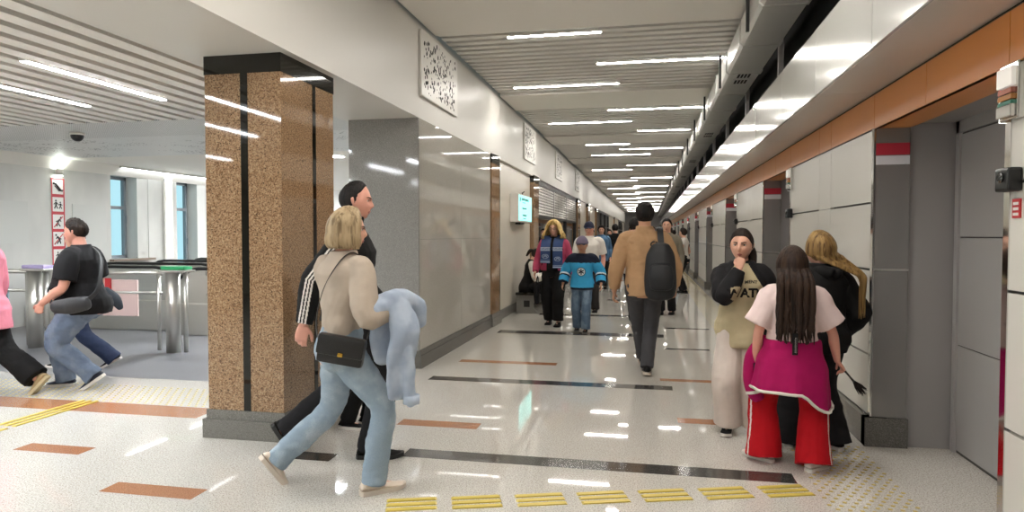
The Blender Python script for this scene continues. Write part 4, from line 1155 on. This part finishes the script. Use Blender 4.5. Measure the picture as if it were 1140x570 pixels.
a = MB(); b0 = p.HM @ V((0, -.10*p.hk, .035)); limb(a.bm, [b0, b0+(p.HM.to_3x3() @ V((0, -.05, -.03))), b0+(p.HM.to_3x3() @ V((0, -.06, -.14)))], [.022, .035, .018], n=12); a.mi(m_hair_dark); a.done('ponytail', p.root, smooth=True)
ph = carried('phone', 'phone in the hands of the seated woman', 'phone', p); c = (p.wr[1]+p.wr[-1])/2+V((0, .1, .03))
rbox(c, .038, .005, .075, M.Rotation(deg(-40), 4, 'X'), m_plastic_black, .004, 'case', ph)

# ---------------------------------------------------------------- woman with the scarf
p = Person('person', (-1.49, 10.75), deg(176), 1.69, 'blonde woman in a pink cardigan and blue scarf walking beside the boy', 'f', 1.12,
           legs=dict(R=(.09, -.05, 0, 0), L=(-.10, .16, 0, 0)), head=(0, .0, 0), near=False,
           arms=dict(R=dict(to=(.12, .10, -.47), pole=(.3, -1, 0)), L=dict(to=(-.08, .02, -.50), pole=(-.3, -1, 0))))
p.body(); p.face(brow=m_hair_gold)
p.top([m_black], hem=.46, off=.012, sleeve=.3, name='top')
m_pink = cloth('hot_pink_knit', '#b84a68')
def cardi(c, n): return 1 if (abs(c.x) < .085*p.k*1.1 and c.y > 0 and p.arm_side(c)[0] > .07) else 0
p.top([m_pink, m_black], hem=.52, off=.030, srad=(.050, .046, .042, .038, .030), matfn=cardi, name='cardigan')
p.trousers([m_black], prof=(.064, .062, .058, .054, .052), top=.56, hem=-.02, name='trousers'); p.shoes(m_black, m_black, name='shoe', strip=m_chrome)
p.cap_hair(m_hair_gold, .032, hl=(.58, .2, -.5, -.7, -.8), rough=.02)
p.long_hair(m_hair_gold, .13, a0=55, t=.034, n=34, r=.024, flare=.05, wave=.016, taper=.5, name='curls')
a = MB()
for sd in (1, -1):
    c = p.HM @ V((sd*.031*p.hk, .098*p.hk, .003)); a.tube([c+V((.021*math.cos(t*PI/8), 0, .018*math.sin(t*PI/8))) for t in range(17)], .003, m_black_metal, 6)
a.done('glasses', p.root)
m_scarf = cloth('blue_scarf_knit', '#3b4d74'); m_scarf_w = cloth('white_scarf_knit', '#b4bfd0'); m_scarf_d = cloth('dark_blue_scarf_knit', '#2c3f66')
for sd in (1, -1):
    a = MB(); S = p.T; x = sd*.10
    pts = [S(V((sd*.02, -.09, 1.43))), S(V((sd*.10, -.04, 1.425))), S(V((x, .06, 1.395))), S(V((x, .155, 1.30))), S(V((x, .185, 1.18))), S(V((x*1.02, .185, 1.05))), S(V((x*1.04, .185, .92 if sd < 0 else 1.0)))]
    strap_mesh(a, pts, .155, .014, m_scarf, [(0, -.5, 1), (0, 0, 1), (0, .6, 1), (0, 1, .3), (0, 1, 0), (0, 1, 0), (0, 1, 0)], 8)
    sc_ = a.done('scarf', p.root, smooth=False)
    m = text_mesh('СИБИРЬ', .046, .001); 
    for v in m.vertices: v.co = V((-v.co.x+pts[4].x, pts[4].y+.0165-v.co.y, v.co.z+pts[4].z+.045))
    m.materials.append(m_scarf_d); q = bpy.data.objects.new('lettering', m); C.objects.link(q); q.parent = sc_
    a = MB(); y0 = pts[4].y
    zb = pts[6].z
    a.box(x-.077, x+.077, y0+.0142, y0+.0155, pts[4].z+.018, pts[4].z+.075, m_scarf_w); a.box(x-.077, x+.077, y0+.0142, y0+.0155, zb+.012, zb+.03, m_scarf_w); a.box(x-.077, x+.077, y0+.0142, y0+.0155, zb+.045, zb+.05, m_scarf_w)
    a.done('scarf_band', sc_)
    a = MB(); cz = (pts[4].z+zb)/2+.02
    a.tube([V((x+.05*math.cos(t*PI/8), y0+.0155, cz+.032*math.sin(t*PI/8))) for t in range(17)], .004, m_scarf_w, 6); a.tube([(x-.03, y0+.0155, cz), (x, y0+.0155, cz+.02), (x+.03, y0+.0155, cz)], .004, m_scarf_w, 6)
    a.tube([(x-.03, y0+.0155, cz-.012), (x, y0+.0155, cz+.006), (x+.03, y0+.0155, cz-.012)], .004, m_scarf_w, 6); a.done('emblem', sc_)
bag = carried('tote_bag', 'black bag hanging from the hand of the woman with the blue scarf', 'bag', p)
w_ = p.wr[1]+V((-.03, -.02, -.09))
bm = bmesh.new(); limb(bm, [w_+V((0, 0, -.12)), w_+V((.01, 0, -.25)), w_+V((.01, 0, -.40))], [(.035, .08), (.045, .10), (.04, .09)], ref=V((1, 0, 0)), n=18); bake(bm, 'bag_body', [m_black2], bag, .009, 2, ((.01, 9, 9),))
a = MB(); a.tube([w_+V((0, .07, -.13)), w_+V((0, .04, -.02)), w_+V((0, -.02, .015)), w_+V((0, -.05, -.02)), w_+V((0, -.07, -.13))], .008, m_black2, 8); a.done('handle', bag)

# ---------------------------------------------------------------- boy in the hockey jersey
def cap(p, m_crown, m_peak, name='cap'):
    k = p.hk
    def g(d):
        w = sstep(.10, .22, d.z+.12*min(0, d.y)); return (-.014+(.026+.006*sstep(.3, 1, d.z)+.014)*w)*k
    bm = bmesh.new(); p.head_mesh(bm, g, 64, 48); a = MB(); a.bm.free(); a.bm = bm; a.mi(m_crown); cr = a.done(name, p.root, smooth=True)
    a = MB(); rings = []
    for i in range(7):
        f = i/6; ring = []
        for j in range(11):
            x = -1+2*j/10; hw = .074*math.sqrt(1-(f*.80)**2.2)
            ring.append((x*hw*k, (.078+.085*f-.012*x*x*(1-f)*2)*k, (.028+.014*(1-x*x)-.02*f)*k))
        rings.append(ring)
    top = [[a.bm.verts.new(p.HM @ V(q)) for q in r] for r in rings]; bot = [[a.bm.verts.new(p.HM @ (V(q)-V((0, 0, .005)))) for q in r] for r in rings]
    i0 = a.mi(m_peak)
    for A, s_ in ((top, 1), (bot, -1)):
        for r1, r2 in zip(A, A[1:]):
            for j in range(10): a.bm.faces.new((r1[j], r1[j+1], r2[j+1], r2[j])[::s_])
    for A, B in ((top[-1], bot[-1]), (top[0], bot[0])):
        for j in range(10): a.bm.faces.new((A[j], B[j], B[j+1], A[j+1]))
    a.done('peak', cr, smooth=True)
    return cr
p = Person('person', (-.97, 10.08), deg(178), 1.40, 'boy in a blue ice hockey jersey and peaked cap walking toward the viewer', 'm', 1.0,
           legs=dict(R=(.08, -.06, 0, 0), L=(-.07, .14, 0, 0)), near=False, headscale=1.06, skin=m_skin2,
           arms=dict(R=dict(to=(.17, .05, -.46), pole=(.5, -1, 0)), L=dict(to=(-.17, .05, -.46), pole=(-.5, -1, 0))))
p.body(); p.face(brow=m_hair_dark)
m_jb = cloth('sky_blue_jersey', '#3a9ccb'); m_jw = cloth('white_jersey_band', '#cfd6d8'); m_jd = cloth('navy_jersey_yoke', '#171c2c')
def jersey(c, n):
    d, sd, t, off, ax = p.arm_side(c)
    if abs(c.x) < .175 and not (t > .2 and d < .045):
        if c.z > 1.035 or c.z < .668: return 2
        return 0
    if t > .2:
        if .60 < t < .66: return 1
        if .66 <= t < .72: return 2
        if t > .93: return 2
        return 0
    return 2 if c.z > 1.035 else 0
jo = p.top([m_jb, m_jw, m_jd], hem=.455, off=.035, srad=(.066, .062, .058, .056, .054), sleeve=.96, collar=.838, flare=lambda f: 1+.16*sstep(.62, .46, f), matfn=jersey, name='hockey_jersey')
def decal(shapes):
    me = bpy.data.meshes.new('emblem'); bm = bmesh.new()
    for s_ in shapes:
        bm.faces.new([bm.verts.new((x, 0, z)) for x, z in s_])
    bmesh.ops.triangulate(bm, faces=bm.faces); bmesh.ops.subdivide_edges(bm, edges=bm.edges, cuts=2, use_grid_fill=True); bm.to_mesh(me); bm.free(); return me
circ = lambda r: [(r*math.cos(t*PI/12), r*math.sin(t*PI/12)) for t in range(24)]
p.on_front(jo, decal([circ(.066)]), (0, .905), m_jd, 'emblem', jo, 1, .004)
p.on_front(jo, decal([circ(.058)]), (0, .905), m_jw, 'emblem_ring', jo, 1, .006)
sh_ = []
for t in range(6):
    A = t*PI/3+PI/6; c, s_ = math.cos(A), math.sin(A)
    R2 = lambda x, z: (x*c-z*s_, x*s_+z*c)
    sh_.append([R2(*q) for q in ((.008, -.006), (.042, -.009), (.046, 0), (.042, .009), (.008, .006))])
sh_.append(circ(.014))
p.on_front(jo, decal(sh_), (0, .905), m_jd, 'snowflake', jo, 1, .009)
p.trousers([m_denim_boy], prof=(.064, .058, .052, .05, .05), top=.54, hem=.0, name='jeans'); p.shoes(m_black, mk('grey_sole', '#6d6a66', .6), name='sneaker', strip=m_black2)
p.cap_hair(m_hair_dark, .010, hl=(.6, .2, -.15, -.45, -.5)); cap(p, cloth('mauve_cap_cloth', '#6a6072'), cloth('dark_cap_cloth', '#2d2a38'))
# ---------------------------------------------------------------- man in white T-shirt and cap
p = Person('person', (-1.08, 12.55), deg(178), 1.70, 'man in a white T-shirt and dark cap walking behind the boy', 'm', 1.12, deep=1.15, near=False, skin=m_skin3,
           legs=dict(R=(.10, .12, 0, 0), L=(-.10, -.15, 0, 0)))
p.body(); p.face(); p.top([m_white_c], hem=.47, off=.02, sleeve=.42, srad=(.052, .052, .05), name='t_shirt'); p.trousers([mk('dark_brown_cloth', '#2b2524', .85)], prof=(.062, .056, .05, .048, .048), name='trousers', hem=.01)
p.shoe(1, m_white_c, m_white_c, name='sneaker'); p.shoe(-1, m_black, m_black, name='sneaker'); p.cap_hair(m_hair_dark, .008, hl=(.6, .2, -.15, -.45, -.5)); cap(p, cloth('navy_cap_cloth', '#23263a'), cloth('navy_peak_cloth', '#2c2f45'))
# ---------------------------------------------------------------- person in blue
p = Person('person', (-1.25, 18.4), deg(180), 1.73, 'dark haired person in a blue denim shirt far down the hall', 'f', 1.12, near=False,
           legs=dict(R=(.09, .1, 0, 0), L=(-.09, -.1, 0, 0)))
p.body(); p.face(); p.top([mk('mid_blue_denim', '#486a8a', .85)], hem=.43, off=.03, name='denim_shirt'); p.trousers([m_black], name='trousers'); p.shoes(m_black, m_black); p.cap_hair(m_hair_black, .03, hl=(.55, .15, -.6, -.75, -.8))
a = MB(); S = p.T; strap_mesh(a, [S(V((.13, .02, 1.41))), S(V((.08, .17, 1.28))), S(V((-.05, .19, 1.05))), S(V((-.15, .16, .9)))], .025, .006, m_black, [(0, .3, 1), (0, 1, .3), (0, 1, 0), (-.5, 1, 0)]); a.done('bag_strap', p.root)
# ---------------------------------------------------------------- person in black from behind
p = Person('person', (-.93, 19.3), deg(5), 1.78, 'person in all black clothes seen from behind beside the person in blue', 'm', 1.05, near=False, legs=dict(R=(.08, .15, 0, 0), L=(-.08, -.1, .2, 0)))
p.body(); p.top([m_black], hem=.46, off=.025, name='jacket'); p.trousers([m_black], name='trousers'); p.shoes(m_black, m_black); p.cap_hair(m_hair_black, .02)
# ---------------------------------------------------------------- man with the backpack
p = Person('person', (-.04, 7.1), deg(2), 1.83, 'man in a tan overshirt and grey trousers walking away with a black backpack', 'm', 1.0,
           legs=dict(R=(.03, -.06, .12, 0), L=(.0, .42, -.1, 0)), hip=.915, lean=.02, head=(0, .0, 0), skin=m_skin2,
           arms=dict(L=dict(to=(-.11, .05, -.51), pole=(-.4, -1, 0), curl=.5), R=dict(to=(.12, .14, -.48), pole=(.4, -1, 0), curl=.5)))
p.body()
m_tan = cloth('tan_twill', '#b08c68', .05)
p.top([m_tan], hem=.465, off=.034, srad=(.052, .048, .044, .040, .034), collar=.858, sleeve=.92, fold=((.012, 6, 5), (.007, 14, 14), (.003, 30, 30)), name='overshirt', voxel=.007)
m_tee = cloth('white_undershirt', '#d8d2c8')
p.trousers([mk('charcoal_cloth', '#3d3c3f', .85, bump=(400, .1))], prof=(.058, .052, .043, .040, .036), top=.55, hem=.01, name='trousers')
p.shoes(m_black, mk('pale_sole', '#b7aa9c', .6), name='sneaker', strip=m_white_c)
p.cap_hair(m_hair_black, .026, hl=(.62, .25, -.15, -.42, -.5), rough=.008)
bp_ = carried('backpack', 'black backpack slung over one shoulder of the man in the tan overshirt', 'backpack', p)
m_bp = mk('black_backpack_nylon', '#121317', .55, bump=(220, .15))
bm = bmesh.new(); pts = [V((.15, -.225, z)) for z in (.85, .93, 1.08, 1.24, 1.33)]
for z, w_, d_ in ((0, 0, 0),):
    limb(bm, pts, [(.145, .07), (.158, .085), (.155, .09), (.14, .08), (.10, .05)], ref=V((1, 0, 0)), n=28)
limb(bm, [V((.155, -.31, .93)), V((.155, -.325, 1.03)), V((.155, -.315, 1.13))], [(.11, .04), (.125, .045), (.11, .04)], ref=V((1, 0, 0)), n=24)
bake(bm, 'bag_body', [m_bp], bp_, .008, 3, ((.005, 8, 8),))
a = MB(); S = p.T; strap_mesh(a, [V((.165, -.185, 1.25)), S(V((.155, -.165, 1.42))), S(V((.15, -.10, 1.525))), S(V((.15, .0, 1.535))), S(V((.16, .13, 1.42))), S(V((.2, .16, 1.2))), V((.24, -.02, 1.0)), V((.24, -.17, .93))], .06, .012, m_bp, [(0, -1, .2), (0, -1, .3), (0, -.6, 1), (0, .3, 1), (0, 1, .4), (.2, 1, 0), (1, 0, 0), (1, -.5, 0)], 6); a.done('strap', bp_)
a = MB(); a.tube([V((.09+.035*math.cos(t*PI/6), -.215, 1.355+.028*math.sin(t*PI/6))) for t in range(13)], .007, m_bp, 8); a.done('grab_handle', bp_)
# ---------------------------------------------------------------- people ahead of him
p = Person('person', (-.22, 10.9), deg(0), 1.74, 'dark haired person in a white shirt mostly hidden behind the man with the backpack', 'm', 1.0, near=False, legs=dict(R=(.08, .1, 0, 0), L=(-.0, -.15, .3, 0)), arms=dict(L=dict(to=(-.04, .05, -.52)), R=dict(to=(.04, .05, -.52))))
p.body(); p.top([m_white_c], hem=.48, off=.03, srad=(.052, .05, .045, .04, .03), name='shirt'); p.trousers([m_black2], name='trousers'); p.shoes(m_white_c, m_white_c); p.cap_hair(m_hair_black, .018)
p = Person('person', (.33, 12.6), deg(170), 1.77, 'man in an open grey jacket facing the viewer behind the backpack', 'm', 1.0, near=False, legs=dict(R=(.09, .05, 0, 0), L=(-.09, -.05, 0, 0)))
p.body(); p.face(); p.top([cloth('grey_jacket_cloth', '#7d7668')], hem=.46, off=.03, name='jacket'); p.trousers([m_black2], name='trousers'); p.shoes(m_black, m_black); p.cap_hair(m_hair_black, .016)
p = Person('person', (.86, 17.3), deg(70), 1.64, 'dark haired person in a white vest and black trousers by the platform wall', 'f', .95, near=False, legs=dict(R=(.07, .05, 0, 0), L=(-.07, -.05, 0, 0)),
           arms=dict(R=dict(to=(.06, .10, -.45), pole=(.4, -1, 0)), L=dict(to=(-.05, .2, -.35), pole=(-.4, -1, 0))))
p.body(); p.face(); p.top([m_white_c], hem=.52, off=.018, sleeve=.16, srad=(.045, .045, .044), name='vest'); p.trousers([m_black], prof=(.06, .056, .05, .05, .05), top=.58, name='trousers'); p.shoes(m_black, m_black); p.cap_hair(m_hair_dark, .022, hl=(.6, .15, -.4, -.6, -.7))
far = [(.62, 21.0, 'm', 1.72, 'reddish brown top', '#5a3a34', 0), (-.55, 22.5, 'm', 1.75, 'dark blue top', '#222838', 175), (-1.35, 24.0, 'f', 1.66, 'dark red top', '#5a2028', 180), (.15, 25.5, 'm', 1.78, 'grey top', '#6e6a66', 180), (.95, 26.5, 'f', 1.66, 'pale blue top', '#8ea4b8', 10), (-1.75, 21.2, 'f', 1.67, 'black top', '#18181a', 178)]
for x, y, sx, H, c_, hx, r_ in far:
    p = Person('person', (x, y), deg(r_), H, 'distant person in a %s far down the hall' % c_, sx, 1.0, near=False, legs=dict(R=(.08, .12, 0, 0), L=(-.08, -.12, 0, 0)))
    p.vx = .012; p.body(); p.top([mk(c_.replace(' ', '_'), hx, .85)], hem=.47, off=.025, name='top'); p.trousers([m_black2], name='trousers'); p.shoes(m_black, m_black); p.cap_hair(m_hair_dark, .02)

# ---------------------------------------------------------------- girl in the raglan sweatshirt
p = Person('person', (.67, 5.16), deg(172), 1.49, 'girl in a cream and black raglan sweatshirt with her hand at her chin', 'f', 1.02, headscale=1.10, skin=m_skin,
           legs=dict(R=(.085, .04, 0, .1), L=(-.09, -.02, 0, -.1)), head=(-.16, .02, 0),
           arms=dict(R=dict(abs=(.015, .175, 1.205), pole=(.5, .15, -1), hand=(-.12, -.12, 1), palm=(-.3, -1, 0), curl=1.25), L=dict(to=(-.10, .10, -.49), pole=(-.5, -1, 0))))
p.body(); p.face()
m_rag = cloth('cream_sweatshirt', '#b9ab8a'); m_cuff = cloth('cream_cuff', '#cfc3a4')
def raglan(c, n):
    d, sd, t, off, ax = p.arm_side(c)
    rag = abs(c.x) > .055*p.k+(1.235-c.z)*.62 and c.z > 1.0
    if c.z > 1.245 and abs(c.x) < .08: return 1
    if (t > .10 and d < .072 and (abs(c.x) > .12 or t > .35)) or (.25 < t < .75 and d < .092 and abs(c.x) > .07 and c.z > .93) or rag: return 1
    return 0
ro = p.top([m_rag, m_black2], hem=.43, off=.038, srad=(.056, .054, .052, .044, .030), collar=.846, flare=lambda f: 1+.06*sstep(.62, .45, f), matfn=raglan, fold=((.008, 7, 8), (.004, 16, 18)), name='sweatshirt')
for s_, size, z, sp in (('WATER', .088, 1.035, .92), ('MENT', .030, 1.105, 1.1)):
    m = text_mesh(s_, size, .002, .0035 if size > .05 else .001, sp)
    if size < .05:
        for v in m.vertices: v.co.z += .012-3.2*v.co.x**2
    p.on_front(ro, m, (-.050 if size > .05 else -.065, z), m_black, 'lettering', ro, 1, .004)
a = MB(); e_, w_ = p.el[1], p.wr[1]; d_ = (w_-e_).normalized(); a.tube([w_-d_*.07, w_-d_*.035, w_-d_*.005], [.033*1.49*.92, .036, .033], m_cuff, 20); a.done('cuff', p.root, smooth=True)
p.trousers([cloth('white_trouser_cloth', '#d2c5bb')], prof=(.064, .066, .068, .070, .072), top=.57, hem=-.012, fold=((.010, 7, 5), (.004, 20, 16)), name='wide_trousers')
p.shoes(m_black, m_white_c, name='sneaker', strip=m_white_c)
p.cap_hair(m_hair_dark, .012, hl=(.58, .12, -.3, -.5, -.6), rough=.002)
a = MB(); Hm = p.HM; limb(a.bm, [Hm @ V((-.02, -.095, .0)), Hm @ V((-.05, -.10, -.06)), Hm @ V((-.065, -.05, -.16)), Hm @ V((-.07, -.03, -.22))], [.03, .04, .03, .014], n=14); a.mi(m_hair_dark); a.done('ponytail', p.root, smooth=True)

# ---------------------------------------------------------------- girl in pink and red
p = Person('person', (.88, 4.45), deg(-4), 1.38, 'girl in red track trousers with a magenta jacket tied at her waist', 'f', 1.10, headscale=1.0,
           legs=dict(R=(.13, -.04, 0, .7), L=(-.15, .08, 0, -.9)), head=(.12, .0, 0), hip=.70,
           arms=dict(R=dict(to=(.17, .08, -.50), pole=(.5, -1, 0), hand=(.55, .25, -.75), palm=(-.7, 0, -.6), curl=1.0), L=dict(to=(-.09, .05, -.52), pole=(-.5, -1, 0), hand=(.1, .3, -1), palm=(1, 0, 0), curl=.9)), skin=m_skin3)
p.body()
p.top([cloth('pale_pink_tee', '#dcc6c2')], hem=.58, off=.032, sleeve=.40, srad=(.056, .060, .064), collar=.845, fold=((.009, 7, 8), (.004, 16, 18)), name='t_shirt', hang=.02)
m_redc = cloth('red_track_cloth', '#b50f1c'); m_magenta = cloth('magenta_fleece', '#a30f55')
def side_stripe(c, n):
    for sd in (1, -1):
        if sd*c.x > 0:
            h, kn, an = p.hipj[sd], p.kn[sd], p.an[sd]
            ax = (kn-h) if c.z > kn.z else (an-kn); o = h if c.z > kn.z else kn
            off = c-(o+ax*((c-o).dot(ax)/ax.length_squared))
            fd = p.foot[sd][0]; rt = V((fd.y, -fd.x, 0))*sd
            w = off.dot(V((sd*.9, -.45, 0)).normalized()); l = off.dot(V((.45*sd, .9, 0)).normalized())
            if w > .03 and abs(l) < .0075 and c.z < .62: return 1
    return 0
p.trousers([m_redc, m_white_c], prof=(.066, .062, .064, .070, .082), top=.545, hem=.035, matfn=side_stripe, fold=((.010, 7, 5), (.004, 20, 16)), name='track_trousers', voxel=.005)
p.shoes(cloth('white_shoe_cloth', '#d9cec6'), m_white_c, name='sneaker')
# jacket tied at the waist
jk = carried('tied_jacket', 'magenta jacket with white hem tied round the waist of the girl in red trousers', 'jacket', p)
bm = bmesh.new(); rings = []; n = 40
for i in range(13):
    f = i/12; z = (.80-.315*f); c_, rx, ry = p.sec(.60-.10*min(1, f*1.6), .044); cz = p.T(V((c_.x, c_.y, .6*p.H))); ring = []
    for j in range(n):
        A = 2*PI*j/n; gx = 1+.20*f; 
        zz = z-.11*f*sstep(.45, 1, math.cos(A+.35))
        fl = .010*math.sin(A*7)*f
        ring.append(V((math.cos(A)*(rx*gx+fl), c_.y+math.sin(A)*(ry*(1+.12*f)+fl), zz)))
    rings.append(ring)
ringloft(bm, rings)
bake(bm, 'jacket_body', [m_magenta], jk, .007, 2, ((.010, 7, 5), (.004, 16, 14)))
a = MB(); pr = [q for q in rings[-1]]+[rings[-1][0]]
a.tube([V((q.x*1.015, q.y*1.02-.002, q.z+.006)) for q in pr], .0095, m_white_c, 8); a.done('white_hem', jk)
bm = bmesh.new(); limb(bm, [V((-.17, .04, .78)), V((-.225, .06, .66)), V((-.235, .06, .52)), V((-.20, .04, .42))], [.04, .045, .048, .05], n=16); bake(bm, 'sleeve', [m_magenta], jk, .007, 2, ((.008, 9, 9),))
a = MB(); a.tube([V((-.222, .055, .475)), V((-.19, .035, .415))], [.058, .058], m_white_c, 16, cap=True); 
a = MB(); strap_mesh(a, [V((-.262, .02, .44)), V((-.22, -.02, .455)), V((-.17, -.01, .47))], .018, .006, m_white_c, [(-1, -.5, 0), (0, -1, 0), (0, -1, 0)]); a.done('cuff_band', jk)
a = MB(); y_ = -.175; a.box(-.02, .012, y_-.012, y_-.004, .73, .86, m_black, .003); a.box(-.005, .004, y_-.0145, y_-.0118, .745, .835, m_white_c, .001); a.done('hanging_tag', jk)
p.cap_hair(m_hair_brown, .018, hl=(.62, .15, -.55, -.75, -.85), rough=.003)
def ov(q, p=p):
    lim = -.155 if q.z < 1.16 else -.155+.10*sstep(1.14, 1.30, q.z)
    if abs(q.x) < .2 and q.y > lim and q.y < .03: q = V((q.x, lim-.01*(hash((round(q.x*80))) % 3), q.z))
    return V((q.x*(1 if q.z > 1.15 else .97), q.y, q.z))
p.long_hair(m_hair_brown, .42, a0=98, t=.020, n=54, r=.0165, flare=.012, over=ov, wave=.016, taper=.25, name='long_hair', seed=4, lenvar=(.68, 1.04))
br = carried('hairbrush', 'dark bristled brush held out by the girl in red trousers', 'brush', p)
hw = p.wr[1]; hd = p.hd[1][0]; b0 = hw+hd*.085; bd = V((.62, .15, -.75)).normalized()
a = MB(); a.tube([b0-bd*.04, b0+bd*.05, b0+bd*.09], [.007, .006, .009], m_black_metal, 10); a.done('handle', br)
a = MB(); R = random.Random(2)
for i in range(46):
    u_ = V((R.uniform(-1, 1), R.uniform(-1, 1), R.uniform(-1, 1)))*.024; a.tube([b0+bd*.075, b0+bd*.13+u_*.8, b0+bd*.17+u_*1.1], [.0045, .003, .001], m_hair_black, 5)
a.done('bristles', br)
ph = carried('phone', 'black phone in the left hand of the girl in red trousers', 'phone', p); c = p.wr[-1]+p.hd[-1][0]*.075+V((-.03, .0, 0))
rbox(c, .008, .036, .07, M.Rotation(deg(25), 4, 'Z') @ M.Rotation(deg(35), 4, 'X'), m_plastic_black, .006, 'case', ph)

# ---------------------------------------------------------------- girl in black with long fair hair
p = Person('person', (1.14, 4.86), deg(24), 1.47, 'girl in black with long dark blonde hair beside the platform wall', 'f', 1.08,
           legs=dict(R=(.10, -.02, 0, -.2), L=(-.16, .12, 0, .4)), head=(.25, -.05, -.08),
           arms=dict(L=dict(to=(-.06, .12, -.42), pole=(-.5, -1, 0)), R=dict(to=(.06, .05, -.45), pole=(.5, -1, 0))))
p.body(); p.face()
p.top([m_black], hem=.455, off=.042, srad=(.058, .054, .05, .046, .040), collar=.855, fold=((.010, 7, 8), (.004, 16, 18)), name='hoodie')
bm = bmesh.new(); S = p.T; k_ = p.k
limb(bm, [S(V((.075, .01, 1.215))), S(V((.06, -.08, 1.215))), S(V((0, -.115, 1.19))), S(V((-.06, -.08, 1.215))), S(V((-.075, .01, 1.215)))], [.02, .036, .05, .036, .02], n=16); bake(bm, 'hood', [m_black], p.root, .008, 2, ((.006, 9, 9),))
p.trousers([m_black2], prof=(.066, .064, .066, .070, .078), top=.56, hem=.045, name='wide_trousers')
p.shoes(m_black, m_white_c, name='sneaker', strip=m_white_c)
p.cap_hair(m_hair_honey, .020, hl=(.62, .15, -.55, -.75, -.85), rough=.003)
def ov2(q, p=p):
    s_ = sstep(1.30, 1.0, q.z)
    lim = -.20+.12*sstep(1.16, 1.32, q.z)
    y = min(q.y, lim) if q.y < .06 else q.y
    s2 = sstep(1.34, 1.16, q.z); x = q.x+(.175-q.x*.80)*s2
    return V((x, y+.02*s_, q.z))
p.long_hair(m_hair_honey, .40, a0=85, t=.022, n=46, r=.0165, flare=.012, over=ov2, wave=.012, taper=.25, name='long_hair', seed=9, lenvar=(.75, 1.04))
